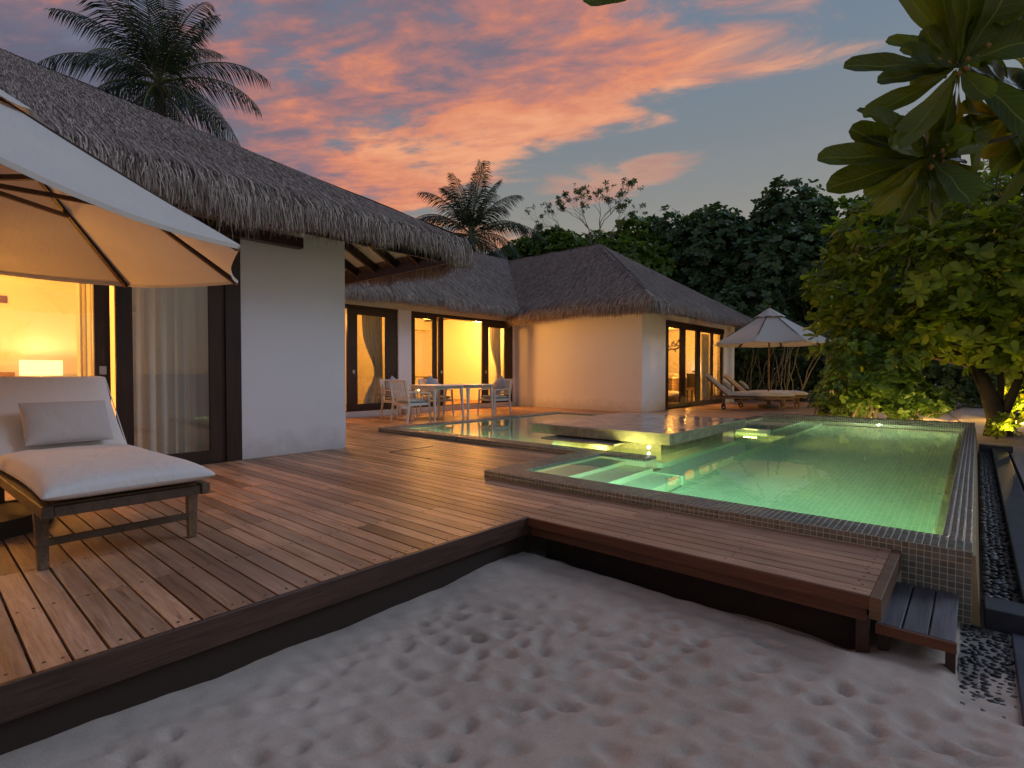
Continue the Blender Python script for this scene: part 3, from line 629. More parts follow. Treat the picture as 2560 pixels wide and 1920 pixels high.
for loc_, d_, p_, w_, h_ in (((-3.05, 5.566, -0.08), (0.15, 1, -0.1), 16, .3, .1), ((-2.80, 5.566, -0.10), (0.25, 1, -0.05), 40, .15, .1), ((-3.9, 5.552, -0.08), (0, 1, -0.05), 8, .4, .08),
                        ((-3.02, 5.566, 0.057), (0.05, 1, 0.42), 5, .35, .012), ((-3.45, 5.566, 0.057), (0, 1, 0.3), 2.5, .3, .012), ((-2.70, 8.86, 0.12), (0, -0.2, -1), 0.6, .2, .05), ((-2.66, 8.45, -0.04), (0.05, 1, -0.05), 16, .3, .08)):
    area('platform_fill', loc_, d_, p_, YEL, w_, h_, pl)  # hidden area lamps added to give the platform its yellow glow
b_ = MB(); b_.lathe([(0.02, 0), (0.02, -0.006), (0.012, -0.009)], 16, (-3.02, 6.018, 0.085), 'y'); b_.build('light_lens', M['lens'], pl)
b_ = MB(); b_.box(-2.92, 8.85, -0.26, -2.44, 9.02, 0.10); tag(b_.build('divider_block', M['pool_mosaic'], pool), 'short tiled divider lit yellow behind the stone platform')

# gravel trough and dark stone coping to the right of the pool
tr = thing('gravel_channel', (0.2, 7.5, -0.5), 'narrow channel of black pebbles between the pool wall and dark coping', 'channel')
b_ = MB(); b_.box(0.052, 3.87, -0.55, 0.205, 11.3, -0.27); b_.build('bed', M['pebble'], tr)
b_ = MB(); b_.box(0.206, 3.87, -0.55, 0.375, 11.3, -0.19); b_.build('coping', M['dark_stone'], tr, bevel=0.006)
b_ = MB(); b_.box(0.052, 3.66, -0.55, 0.60, 3.865, -0.215); b_.build('end_coping', M['dark_stone'], tr, bevel=0.006)
b_ = MB(); b_.box(0.052, 11.301, -0.55, 0.45, 11.5, -0.16); b_.build('end_coping', M['dark_stone'], tr)
import bmesh
pmesh = []
for k in range(4):
    bm = bmesh.new(); bmesh.ops.create_icosphere(bm, subdivisions=1, radius=1.0); r4 = random.Random(k)
    for v in bm.verts: v.co = Vector((v.co.x * (1 + r4.uniform(-.2, .2)), v.co.y * (0.72 + r4.uniform(-.1, .1)), v.co.z * 0.42))
    me = bpy.data.meshes.new('pebble'); bm.to_mesh(me); bm.free(); me.materials.append(M['pebble']); me.polygons.foreach_set('use_smooth', [True] * len(me.polygons)); pmesh.append(me)
def pebble(x, y, z, s, parent):
    o = bpy.data.objects.new('pebble', rnd.choice(pmesh)); COL.objects.link(o); o.parent = parent; o.location = Vector((x, y, z)) - OFF[parent.name]
    o.rotation_euler = (rnd.uniform(-.3, .3), rnd.uniform(-.3, .3), rnd.uniform(0, 3.1)); o.scale = (s, s, s * rnd.uniform(0.8, 1.2))
y = 3.89; cnt = 0
pb = MB()
while y < 11.2:
    for x in np.arange(0.07, 0.20, 0.036):
        xx, yy = x + rnd.uniform(-.01, .01), y + rnd.uniform(-.012, .012)
        if y < 5.9: pebble(xx, yy, -0.262 + rnd.uniform(0, .012), rnd.uniform(0.021, 0.034), tr)
        else: pb.lathe([(0.012, -0.01), (0.026, 0.0), (0.016, 0.012)], 6, (xx, yy, -0.268 + rnd.uniform(0, .012)))
    y += 0.042
pb.build('far_pebbles', M['pebble'], tr, smooth=True, kind='stuff')
pv_ = thing('pebble_paving', (0.05, 3.2, -0.4), 'black pebbles set in pale mortar beside the grey timber step', 'paving')
b_ = MB(); b_.box(-0.04, 2.72, -0.5, 0.145, 3.655, -0.322); b_.build('mortar_bed', M['mortar'], pv_)
r5 = random.Random(9); pts = []
for _ in range(6000):
    x, y = r5.uniform(-0.025, 0.135), r5.uniform(2.74, 3.64)
    if all((x - a) ** 2 + (y - b) ** 2 > 0.030 ** 2 for a, b in pts): pts.append((x, y))
for x, y in pts: pebble(x, y, -0.321, r5.uniform(0.014, 0.025), pv_)
sb = thing('basalt_slab', (0.4, 3.1, -0.5), 'flat dark basalt slab lying next to the pebble paving', 'paving slab')
b_ = MB(); b_.box(0.15, 2.70, -0.5, 0.75, 3.60, -0.290); b_.build('slab', M['dark_stone'], sb, bevel=0.006)
# neighbouring dark coping with pale slabs at the frame's right edge
nb = thing('pale_terrace', (1.2, 7, -0.5), 'pale grey terrace slab outside the dark coping at the right', 'terrace')
for k in range(6):
    b_ = MB(); b_.box(0.42, 4.0 + k * 1.2, -0.5, 2.4, 5.19 + k * 1.2, -0.235); b_.build('slab', M['mortar'], nb, bevel=0.005)
# ================================================================ houses
def coef(name, parent, m, *boxes, **k):
    b_ = MB()
    for q in boxes: b_.box(*q)
    return b_.build(name, m, parent, **k)
def roof_face(parent, c00, c10, c11, c01, nu, nv, lip=0.05, seed=0, name='roof'):
    """c00-c10 eave edge, c01-c11 ridge edge; bilinear patch with uneven straw surface and a rounded eave"""
    c00, c10, c11, c01 = [np.array(c, float) for c in (c00, c10, c11, c01)]
    U, Vv = np.meshgrid(np.linspace(0, 1, nu + 1), np.linspace(0, 1, nv + 1)); Vw = Vv ** 1.25
    P = (c00 * (1 - U)[..., None] + c10 * U[..., None]) * (1 - Vw)[..., None] + (c01 * (1 - U)[..., None] + c11 * U[..., None]) * Vw[..., None]
    n = np.cross(c10 - c00, c01 - c00); n /= np.linalg.norm(n)
    if n[2] < 0: n = -n
    slope_len = np.linalg.norm((c01 + c11 - c00 - c10) / 2); eave_len = np.linalg.norm(c10 - c00)
    r = np.random.default_rng(seed); h = np.zeros_like(U)
    A = U * eave_len; B = Vw * slope_len
    for _ in range(14):
        f = r.uniform(0.6, 5); a = r.uniform(0, 6.28); h += r.uniform(0.001, 0.0035) * np.sin(A * np.cos(a) * f + B * np.sin(a) * f + r.uniform(0, 6.28)) 
    h += r.normal(0, 0.001, U.shape)
    fall = np.exp(-B / 0.22); P = P + n * h[..., None]; P[..., 2] -= lip * fall
    V = P.reshape(-1, 3); W_ = nu + 1
    i = np.arange(nu)[None, :] + np.arange(nv)[:, None] * W_; F = np.stack([i, i + 1, i + 1 + W_, i + W_], -1).reshape(-1, 4)
    if n @ np.cross(c10 - c00, c01 - c00) < 0: F = F[:, ::-1]
    g = MB(); g.arr(V, F, np.full(len(F), .5)); o = g.build(name, M['thatch'], parent, smooth=True, uv=np.stack([A.ravel(), B.ravel()], 1))
    return o, (c00, c10, c11, c01, n, eave_len, slope_len)
def strands(parent, info, count, length, width, seed, vmax=1.0, lift=0.035, name='straw', ucl=(0, 1), vpow=1.0):
    """loose reeds lying on a roof face"""
    c00, c10, c11, c01, n, el, slen = info; r = np.random.default_rng(seed)
    u = r.uniform(ucl[0], ucl[1], count); v = r.uniform(0.0, 1, count) ** vpow * vmax
    def P(u, v): return (c00 * (1 - u)[:, None] + c10 * u[:, None]) * (1 - v)[:, None] + (c01 * (1 - u)[:, None] + c11 * u[:, None]) * v[:, None]
    L_ = r.uniform(0.5, 1.3, count) * length; v = np.maximum(v, (L_ + r.uniform(-0.03, 0.40, count)) / slen); p1 = P(u, v); e = (c10 - c00) / el; up = ((c01 - c00) - e * ((c01 - c00) @ e)); up /= np.linalg.norm(up)
    side = r.normal(0, 0.09, count)
    d = -up[None] + e[None] * side[:, None]; d /= np.linalg.norm(d, axis=1)[:, None]
    p2 = p1 + d * L_[:, None] + n * r.uniform(0.006, lift, count)[:, None]; p1 = p1 - n * 0.010
    w = e[None] * (width * r.uniform(0.6, 1.4, count) / 2)[:, None]
    mid = (p1 + p2) / 2 + n * (0.012 + r.uniform(0, lift * 0.7, count))[:, None]
    V = np.stack([p1 - w, p1 + w, mid - w, mid + w, p2 - w * .3, p2 + w * .3], 1).reshape(-1, 3)
    F = np.array([(0, 1, 3, 2), (2, 3, 5, 4)])[None] + (np.arange(count) * 6)[:, None, None]
    g = MB(); g.arr(V, F.reshape(-1, 4), np.repeat(r.uniform(0, 1, count) ** 1.1, 2)); return g.build(name, M['strand'], parent, kind='stuff')
def fringe(parent, a, b, outw, up_dir, count, drop, width, seed, name='fringe', back=0.45, wav=0.06):
    """hanging reeds along the eave from a to b; outw: outward horizontal unit, up_dir: unit vector up the slope"""
    a, b, outw, up_dir = [np.array(q, float) for q in (a, b, outw, up_dir)]; r = np.random.default_rng(seed)
    u = r.uniform(0, 1, count); el = np.linalg.norm(b - a); e = (b - a) / el
    nc = int(el / 0.055); cc_ = (np.round(u * nc) + r.normal(0, 0.25, nc + 1)[np.round(u * nc).astype(int)]) / nc; clump = np.clip(u + (cc_ - u) * r.uniform(0.2, 0.95, count), 0, 1)
    E = a + (b - a) * u[:, None]; layer = r.uniform(0, 1, count)
    wave = wav * np.sin(u * el * 1.7 + seed) + 0.5 * wav * np.sin(u * el * 4.3) + 0.25 * wav * np.sin(u * el * 11)
    lim = np.minimum(back * (0.10 + 1.7 * layer ** 2.2), 0.08 + 0.9 * np.minimum(u, 1 - u) * el)
    k0 = E + up_dir * lim[:, None] + np.array([0, 0, 1]) * r.uniform(-0.012, 0.016, count)[:, None]
    k1 = E + np.array([0, 0, 1]) * (0.022 * layer + r.uniform(-0.02, 0.016, count))[:, None] - outw * r.uniform(0.0, 0.09, count)[:, None]
    ex = r.normal(0, 0.035, count)[:, None] * e
    dr = drop * (0.55 + 0.5 * r.uniform(0, 1, count) - 0.10 * layer) + wave
    long_ = r.uniform(0, 1, count) > 0.96; dr = np.where(long_, dr * 1.25, dr)
    tipx = ((clump - u) * el)[:, None] * e; ex = ex * 0.6 + tipx * 0.5
    k2 = E + outw * (0.055 + 0.05 * layer)[:, None] - np.array([0, 0, 1]) * (dr * 0.42)[:, None] + ex * 0.5
    k3 = E + outw * (0.045 + 0.06 * layer + r.normal(0, 0.03, count))[:, None] - np.array([0, 0, 1]) * dr[:, None] + ex * 1.6
    inner = (r.uniform(0, 1, count) < 0.35)[:, None]                 # a share hangs further back and gives the edge depth
    back_v = -outw * r.uniform(0.05, 0.28, count)[:, None]
    k1 = np.where(inner, k1 + back_v, k1); k2 = np.where(inner, k2 + back_v, k2); k3 = np.where(inner, k3 + back_v, k3)
    w = e[None] * (width * r.uniform(0.6, 1.4, count) / 2)[:, None]
    V = np.stack([k0 - w, k0 + w, k1 - w, k1 + w, k2 - w, k2 + w, k3 - w * .25, k3 + w * .25], 1).reshape(-1, 3)
    F = np.array([(0, 1, 3, 2), (2, 3, 5, 4), (4, 5, 7, 6)])[None] + (np.arange(count) * 8)[:, None, None]
    g = MB(); g.arr(V, F.reshape(-1, 4), np.repeat(r.uniform(0, 1, count), 3)); return g.build(name, M['strand'], parent, kind='stuff')

def corner_fringe(parent, X_, Y_, Z_, sx, sy, SL_, count, drop, hw):
    """reeds fanning round a hip corner of the thatch"""
    g = MB()
    for q in range(count):
        a = rnd.uniform(-0.15, math.pi / 2 + .15); ow = Vector((math.cos(a) * sx, math.sin(a) * sy, 0)); la = rnd.random(); E_ = Vector((X_ - 0.06 * sx, Y_ - 0.06 * sy, Z_)) + ow * 0.07
        k0 = E_ + Vector((-sx, -sy, SL_)).normalized() * (0.1 + 0.5 * la) + Vector((0, 0, .03)); dr = drop * (0.55 + 0.5 * rnd.random()); k2 = E_ + ow * (0.04 + 0.04 * la) - Vector((0, 0, dr * .42)); k3 = E_ + ow * (0.05 + rnd.gauss(0, .025)) - Vector((0, 0, dr)); tg = Vector((-ow.y, ow.x, 0)) * hw
        g.quads([k0 - tg, k0 + tg, E_ - tg + Vector((0, 0, .03)), E_ + tg + Vector((0, 0, .03)), k2 - tg, k2 + tg, k3 - tg * .3, k3 + tg * .3], [(0, 1, 3, 2), (2, 3, 5, 4), (4, 5, 7, 6)])
    g.build('fringe', M['strand'], parent, kind='stuff')
def ridge_roll(parent, pts):
    """bound reeds along a hip or ridge"""
    g = MB()
    for a, b in zip(pts[:-1], pts[1:]):
        a = Vector(a); b = Vector(b); L_ = (b - a).length; d = (b - a) / L_
        for q in range(int(L_ * 130)):
            p = a.lerp(b, rnd.random()); s = Vector((-d.y, d.x, 0)).normalized() * rnd.uniform(-.10, .10); s.z = -abs(s.length) * 0.5 - 0.005
            e = p + s - d * rnd.uniform(.12, .28) - Vector((0, 0, .035)); w = Vector((-d.y, d.x, 0)) * 0.006; p = p + s * 0.4
            g.quads([p - w, p + w, e + w * .4, e - w * .4], [(0, 1, 2, 3)])
    g.build('ridge_reeds', M['strand'], parent, kind='stuff')

def glazed_panel(house, x, y0, y1, z0, z1, sl, sr, top=0.10, bot=0.14, th=0.045, handle=None, label=None):
    """a door panel lying in a plane x = const: frame, pane and handle"""
    d = MB(); d.box(x - th / 2, y0, z0, x + th / 2, y0 + sl, z1); d.box(x - th / 2, y1 - sr, z0, x + th / 2, y1, z1)
    d.box(x - th / 2 + .001, y0 + sl, z0, x + th / 2 - .001, y1 - sr, z0 + bot); d.box(x - th / 2 + .001, y0 + sl, z1 - top, x + th / 2 - .001, y1 - sr, z1)
    o = d.build('sliding_door', M['dark_wood'], house); 
    if label: o['label'] = label
    p_ = MB(); p_.box(x - 0.004, y0 + sl - .01, z0 + bot - .01, x + 0.004, y1 - sr + .01, z1 - top + .01); p_.build('pane', M['glass'], o)
    if handle is not None:
        h_ = MB(); h_.box(x + th / 2 - .001, handle - 0.028, 0.985, x + th / 2 + 0.006, handle + 0.028, 1.065); h_.box(x + th / 2 + .0065, handle - 0.02, 0.993, x + th / 2 + 0.010, handle + 0.014, 1.057)
        h_.build('handle', M['handle'], o)
    return o
def curtain(name, label, x, y0, y1, z0, z1, folds, amp, tie=None, group=None, seed=0, m='curtain'):
    """hanging cloth in a plane x = const; tie = (z, share) gathers it towards y0 (share<0) or y1"""
    def fn(u, v):
        z = z0 + (z1 - z0) * v; w = 1.0; off = 0
        if tie:
            dz_ = abs(z - tie[0]); k = math.exp(-(dz_ / 0.55) ** 2) if z > tie[0] else math.exp(-(dz_ / 0.45) ** 2); w = 1 - 0.62 * k * abs(tie[1])
            off = (1 - w) * (y1 - y0) if tie[1] > 0 else 0
        y_ = y0 + off + (y1 - y0) * u * w
        ph = u * folds * 2 * math.pi + 0.6 * math.sin(u * 9 + seed); return (x + amp * math.sin(ph) * (0.7 + 0.3 * (1 - v)) + 0.3 * amp * math.sin(ph * 2.3 + seed), y_ + 0.01 * math.sin(ph * 1.3), z)
    b_ = MB(); b_.grid(fn, folds * 10, 14 if tie else 4, 0.5); o = b_.build(name, M[m], smooth=True); return tag(o, label, 'curtain', group)

# ---------------- left villa
lv = thing('beach_villa', (-9, 0, 0), 'white beach villa with overhanging thatched roof behind the near sunbed', 'villa')
FX = -6.35
coef('wall', lv, M['plaster'], (-6.60, 2.545, -0.02, FX, 3.88, 2.78), label=None) if False else None
coef('wall', lv, M['plaster'], (-6.60, 2.545, -0.02, FX, 3.88, 2.80))
coef('end_wall', lv, M['plaster'], (-12.5, 3.70, -0.02, -6.601, 3.879, 2.80))
coef('back_wall', lv, M['room_wall'], (-9.75, -4.0, 0.0, -9.60, 3.69, 2.95)); coef('side_wall', lv, M['room_wall'], (-9.599, 1.68, 0.0, -6.66, 1.80, 2.95)); coef('side_wall', lv, M['room_wall'], (-9.599, -4.0, 0, -6.5, -3.9, 2.95))
coef('inner_wall', lv, M['room_wall'], (-6.605, 2.46, 0.0, -6.61, 3.69, 2.95))
coef('floor', lv, M['room_floor'], (-9.60, -3.9, -0.1, -6.30, 3.69, 0.001)); coef('ceiling', lv, M['room_wall'], (-9.75, -4.0, 2.72, -6.42, 3.69, 2.80))
coef('jamb', lv, M['dark_wood'], (-6.52, 2.376, -0.02, -6.335, 2.540, 2.55)); coef('lintel', lv, M['dark_wood'], (-6.52, -3.9, 2.40, -6.34, 2.375, 2.55)); coef('upper_wall', lv, M['plaster'], (-6.58, -3.9, 2.551, -6.36, 2.54, 2.80))
coef('sill', lv, M['dark_wood'], (-6.52, -3.9, -0.03, -6.33, 2.375, 0.012))
glazed_panel(lv, -6.385, 1.371, 2.375, 0.013, 2.40, 0.138, 0.157, bot=0.13)
glazed_panel(lv, -6.45, 0.05, 1.339, 0.013, 2.40, 0.12, 0.125, bot=0.13, handle=1.277)
glazed_panel(lv, -6.385, -1.25, 0.03, 0.013, 2.40, 0.12, 0.12, bot=0.13); glazed_panel(lv, -6.45, -2.5, -1.27, 0.013, 2.40, 0.12, 0.12, bot=0.13)
# roof of the left villa: hipped end towards the terrace
EX, EY, EZ, SL = -5.60, 5.42, 2.93, 0.556
RW = 5.2
o1, inf1 = roof_face(lv, (EX, -7, EZ), (EX, EY, EZ), (EX - RW, EY - RW, EZ + SL * RW), (EX - RW, -7, EZ + SL * RW), 190, 90, seed=1)
o2, inf2 = roof_face(lv, (EX - 2 * RW, EY, EZ), (EX, EY, EZ), (EX - RW, EY - RW, EZ + SL * RW), (EX - RW - .01, EY - RW, EZ + SL * RW), 90, 50, seed=2)
sl_ = 1 / math.hypot(1, SL); upA = (-sl_, 0, SL * sl_); upB = (0, -sl_, SL * sl_)
strands(lv, inf1, 62000, 0.50, 0.0075, 21, lift=0.014, ucl=(0.42, 0.995))
strands(lv, inf2, 9000, 0.2, 0.010, 23, ucl=(0.3, 1.0))
fringe(lv, (EX, -2.5, EZ), (EX, EY, EZ), (1, 0, 0), upA, 17000, 0.40, 0.0095, 31, back=0.8)
fringe(lv, (EX - 5.5, EY, EZ), (EX, EY, EZ), (0, 1, 0), upB, 9000, 0.42, 0.0095, 32)
corner_fringe(lv, EX, EY, EZ, 1, 1, SL, 1500, 0.40, 0.0045)
ridge_roll(lv, [(EX - .05, EY - .05, EZ + .02), (EX - RW, EY - RW, EZ + SL * RW + .02)])
# underside: dark thatch lining, cream soffit panels between dark rafters
def soffit_pt(x, y, d):                                             # point d below the roof planes
    return EZ + SL * min(EX - x, EY - y) - d
g = MB(); dd = 0.20
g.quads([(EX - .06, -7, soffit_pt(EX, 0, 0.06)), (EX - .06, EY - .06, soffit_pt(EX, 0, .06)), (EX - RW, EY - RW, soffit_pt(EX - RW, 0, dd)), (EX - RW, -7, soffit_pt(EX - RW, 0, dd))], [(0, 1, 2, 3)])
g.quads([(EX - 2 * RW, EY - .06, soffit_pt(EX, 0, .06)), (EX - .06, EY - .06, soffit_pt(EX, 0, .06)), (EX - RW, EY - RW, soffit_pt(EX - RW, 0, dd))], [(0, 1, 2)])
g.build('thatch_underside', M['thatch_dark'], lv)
g = MB(); s0 = 0.26
def spt(x, y): return (x, y, soffit_pt(x, y, s0))
g.quads([spt(-5.86, -5), spt(-5.86, EY - .26), spt(-8.4, EY - 2.8), spt(-8.4, -5)], [(0, 1, 2, 3)]); g.quads([spt(-11, EY - .26), spt(-5.86, EY - .26), spt(-8.4, EY - 2.8)], [(0, 1, 2)])
g.build('soffit', M['soffit'], lv)
for k in range(16):
    y_ = -3.1 + k * 0.55
    if y_ > EY - 0.4: break
    xi = max(-8.0, -5.86 - (EY - .26 - y_) ) if y_ > 3.2 else -8.0
    g = MB(); g.bar((-5.80, y_, soffit_pt(-5.80, y_ if y_ < EY - .3 else 0, s0 + 0.065)), (xi, y_, soffit_pt(xi, -5, s0 + 0.065)), 0.05, 0.13); g.build('rafter', M['dark_wood'], lv)
for k in range(9):
    x_ = -6.45 - k * 0.55; yi = max(3.4, EY - .26 - (-5.86 - x_)) if x_ > -7.4 else 3.4
    g = MB(); g.bar((x_, EY - .20, soffit_pt(x_, EY - .20, s0 + 0.065)), (x_, yi, soffit_pt(x_, yi, s0 + 0.065)), 0.055, 0.13); g.build('rafter', M['dark_wood'], lv)
g = MB(); g.bar((-5.80, EY - .20, soffit_pt(-5.8, EY - .20, s0 + .07)), (-7.9, EY - 2.3, soffit_pt(-7.9, EY - 2.3, s0 + .07)), 0.06, 0.15); g.build('hip_rafter', M['dark_wood'], lv)
g = MB(); g.box(-11, EY - .24, EZ - .35, -5.78, EY - .20, EZ - .20); g.build('eave_board', M['dark_wood'], lv)
g = MB(); g.box(-5.80, -5, EZ - .34, -5.77, EY - .20, EZ - .20); g.build('eave_board', M['dark_wood'], lv)
g = MB(); g.box(-6.24, -4.5, 2.50, -6.12, 3.19, 2.625); g.build('eave_beam', M['dark_wood'], lv, bevel=0.004)
point('room_light', (-8.2, 0.1, 2.3), 100, WARM, 0.12, lv); point('room_light', (-7.3, -1.6, 1.1), 180, WARM, 0.2, lv)  # the second stands low, added to light the parasol from below
point('parasol_fill', (-7.0, -0.1, 0.35), 170, WARM, 0.15, lv)  # unseen low light added to warm the near parasol's underside

curtain('curtain', 'pale grey curtain behind the fixed glass panel beside the near sunbed', -6.53, 1.44, 2.33, 0.05, 2.44, 8, 0.026, seed=1)
curtain('curtain', 'bright yellow lit curtain gathered at the far side of the near lit room', -8.9, 1.50, 1.66, 0.02, 2.68, 3, 0.03, seed=4)
ct = thing('bedside_console', (-9.35, 0.3, 0), 'low dark console along the bedroom wall under the lamp', 'console')
coef('top', ct, M['teak'], (-9.59, -1.5, 0.84, -9.08, 1.66, 0.88), bevel=0.004); coef('body', ct, M['teak_dark'], (-9.58, -1.45, 0.0, -9.12, 1.60, 0.839))
tl = thing('table_lamp', (-9.3, 1.19, 0.88), 'lit table lamp with wide rectangular white shade on the bedroom console', 'lamp')
b_ = MB()
for q in ((-9.40, 0.985, 0.965, -9.395, 1.395, 1.165), (-9.205, 0.985, 0.965, -9.20, 1.395, 1.165), (-9.395, 0.985, 0.965, -9.205, 0.99, 1.165), (-9.395, 1.39, 0.965, -9.205, 1.395, 1.165)): b_.box(*q)
b_.build('shade', M['shade'], tl); b_ = MB(); b_.lathe([(0.075, 0.881), (0.075, 0.89), (0.012, 0.895), (0.010, 1.0)], 20, (-9.3, 1.19, 0)); b_.build('stem', M['handle'], tl)
point('lamp_bulb', (-9.3, 1.19, 1.10), 12, (1.0, 0.66, 0.30), 0.04, tl)
tag(coef('wooden_box', None, M['teak'], (-9.40, 0.72, 0.881, -9.25, 0.93, 1.01), bevel=0.003), 'small brown wooden box on the console left of the lit lamp', 'box')
pk = thing('wall_plaque', (-9.59, 0.77, 1.95), 'small purple plaque with orange discs high on the bedroom wall', 'plaque')
coef('board', pk, mat('purple_print', (0.13, 0.08, 0.22), 0.6), (-9.598, 0.60, 1.915, -9.585, 0.905, 2.01))
for q in (0.70, 0.80):
    b_ = MB(); b_.lathe([(0.036, 0.0), (0.034, 0.004)], 18, (-9.584, q, 1.975), 'x'); b_.build('disc', mat('orange_print', (0.6, 0.3, 0.15), 0.6), pk)

# ---------------- right villa: wing with two wide doorways, cross wing with hipped roof
rv = thing('pool_villa', (-10, 12, 0), 'white thatched villa wrapping round the far corner of the pool', 'villa')
DX = -10.55
coef('plinth', rv, M['plaster'], (-10.75, 4.0, -0.02, DX + .02, 12.249, 0.135))
coef('wall', rv, M['plaster'], (-10.75, 7.87, 0.136, DX + .025, 8.26, 2.78)); coef('wall', rv, M['plaster'], (-10.75, 12.11, 0.136, DX, 12.249, 2.78)); coef('header_wall', rv, M['plaster'], (-10.74, 4.0, 2.46, DX - .005, 12.249, 2.85))
coef('fascia', rv, M['soffit'], (-10.549, 4.0, 2.53, -10.50, 12.10, 2.66)); coef('lintel', rv, M['dark_wood'], (-10.72, 4.0, 2.44, DX + .012, 7.869, 2.529)); coef('lintel', rv, M['dark_wood'], (-10.72, 8.261, 2.44, DX + .012, 12.109, 2.529))
b_ = MB(); b_.lathe([(0.18, 0.0), (0.18, 0.12), (0.165, 0.135)], 20, (-10.42, 8.1, 0)); b_.build('pillar_foot', M['plaster'], rv)
glazed_panel(rv, DX - .03, 6.50, 7.86, 0.14, 2.44, 0.26, 0.33, top=0.12, bot=0.15, handle=6.66)
coef('door_post', rv, M['dark_wood'], (-10.66, 5.9, 0.14, -10.60, 6.02, 2.44))
glazed_panel(rv, DX - .03, 8.27, 9.12, 0.14, 2.44, 0.13, 0.14, top=0.07, bot=0.15); coef('door_post', rv, M['dark_wood'], (-10.60, 9.17, 0.14, -10.54, 9.33, 2.44))
b_ = MB(); b_.box(-10.539, 9.23, 0.985, -10.532, 9.28, 1.06); b_.build('handle', M['handle'], rv)
glazed_panel(rv, DX - .03, 10.80, 12.10, 0.14, 2.44, 0.26, 0.32, top=0.13, bot=0.15, handle=10.95)
coef('sill', rv, M['dark_wood'], (-10.74, 5.8, 0.136, DX + .03, 7.86, 0.15), (-10.74, 8.27, 0.136, DX + .03, 12.10, 0.15))
# rooms of the wing
coef('room_floor', rv, M['room_floor'], (-14.6, 4.0, 0.02, -10.76, 12.1, 0.136)); coef('room_back', rv, M['room_wall'], (-14.75, 4.0, 0, -14.6, 12.249, 3.2)); coef('partition', rv, M['room_wall'], (-14.599, 8.02, .137, -10.76, 8.14, 2.83))
coef('room_side', rv, M['room_wall'], (-14.599, 11.95, .137, -10.76, 12.1, 2.83)); coef('room_side', rv, M['room_wall'], (-14.599, 4.0, .137, -10.76, 4.12, 2.83)); coef('ceiling', rv, M['room_wall'], (-14.599, 4.0, 2.84, -10.56, 12.24, 2.92))
coef('bulkhead', rv, M['room_wall'], (-14.599, 4.12, 2.42, -14.1, 8.01, 2.83), (-14.599, 8.15, 2.46, -14.15, 11.94, 2.83))
cab = thing('tall_cabinet', (-13.9, 7, 0.14), 'tall dark wood cabinet wall inside the first doorway with a lit niche', 'cabinet')
coef('panel', cab, M['teak_dark'], (-14.05, 4.3, 0.14, -13.6, 7.42, 2.02), (-14.05, 7.75, 0.14, -13.6, 8.0, 2.02), (-14.05, 7.42, 0.14, -13.6, 7.75, 0.55), (-14.05, 7.42, 1.6, -13.6, 7.75, 2.02))
coef('shelf', cab, M['white_metal'], (-14.04, 7.42, 0.84, -13.62, 7.75, 0.86), (-14.04, 7.42, 1.22, -13.62, 7.75, 1.24)); coef('niche_back', cab, M['room_wall'], (-14.07, 7.42, 0.55, -14.05, 7.75, 1.6))
bot = thing('bottle', (-13.8, 7.58, 0.86), 'small reddish bottle standing in the lit cabinet niche', 'bottle'); b_ = MB(); b_.lathe([(0.03, 0.861), (0.03, 1.0), (0.012, 1.05), (0.012, 1.10)], 12, (-13.8, 7.58, 0)); b_.build('body', mat('red_glass', (0.25, 0.05, 0.03), 0.2), bot)
point('room_light', (-11.8, 6.2, 2.3), 150, WARM, 0.15, rv); point('room_light', (-11.1, 11.2, 2.25), 180, WARM, 0.12, rv); point('room_light', (-11.3, 9.4, 2.3), 190, WARM, 0.12, rv); point('room_light', (-13.2, 9.6, 2.0), 80, WARM, 0.2, rv); point('niche_lamp', (-13.75, 7.58, 1.5), 2, WARM, 0.03, rv)
curtain('curtain', 'cream tied-back curtain inside the first dark doorway by the pillar', -10.80, 7.02, 7.62, 0.16, 2.44, 6, 0.03, tie=(1.02, 0.9), seed=2)
curtain('curtain', 'cream tied-back curtain behind the last glass panel next to the house corner', -10.80, 11.35, 11.85, 0.16, 2.44, 5, 0.03, tie=(1.02, 0.9), seed=3)
# cross wing
coef('front_wall', rv, M['plaster'], (-10.549, 12.25, -0.02, -6.55, 12.45, 2.70)); coef('corner_wall', rv, M['plaster'], (-6.549, 12.25, -0.02, -6.35, 13.60, 2.70)); 
coef('side_wall', rv, M['plaster'], (-6.56, 18.01, -0.02, -6.352, 19.05, 2.70)); coef('upper_wall', rv, M['plaster'], (-6.56, 13.601, 2.44, -6.37, 18.009, 2.70))
coef('lintel', rv, M['dark_wood'], (-6.52, 13.60, 2.30, -6.335, 18.01, 2.439)); coef('sill', rv, M['dark_wood'], (-6.52, 13.60, -0.02, -6.33, 18.01, 0.02))
glazed_panel(rv, -6.40, 13.61, 14.80, 0.021, 2.30, 0.24, 0.16, top=0.04, bot=0.13); glazed_panel(rv, -6.40, 14.805, 15.90, 0.021, 2.30, 0.18, 0.14, top=0.04, bot=0.13)
glazed_panel(rv, -6.40, 15.905, 17.05, 0.021, 2.30, 0.18, 0.10, top=0.04, bot=0.13); glazed_panel(rv, -6.40, 17.055, 18.0, 0.021, 2.30, 0.09, 0.14, top=0.04, bot=0.13)
coef('room_floor', rv, M['room_floor'], (-10.4, 12.46, -0.1, -6.53, 18.9, 0.01)); coef('room_back', rv, M['room_wall'], (-10.55, 12.46, 0, -10.4, 19.04, 2.7)); coef('room_side', rv, M['room_wall'], (-10.39, 18.9, 0, -6.57, 19.04, 2.7), (-10.39, 12.455, 0, -6.57, 12.5, 2.7)); coef('ceiling', rv, M['room_wall'], (-10.4, 12.46, 2.55, -6.57, 18.9, 2.62))
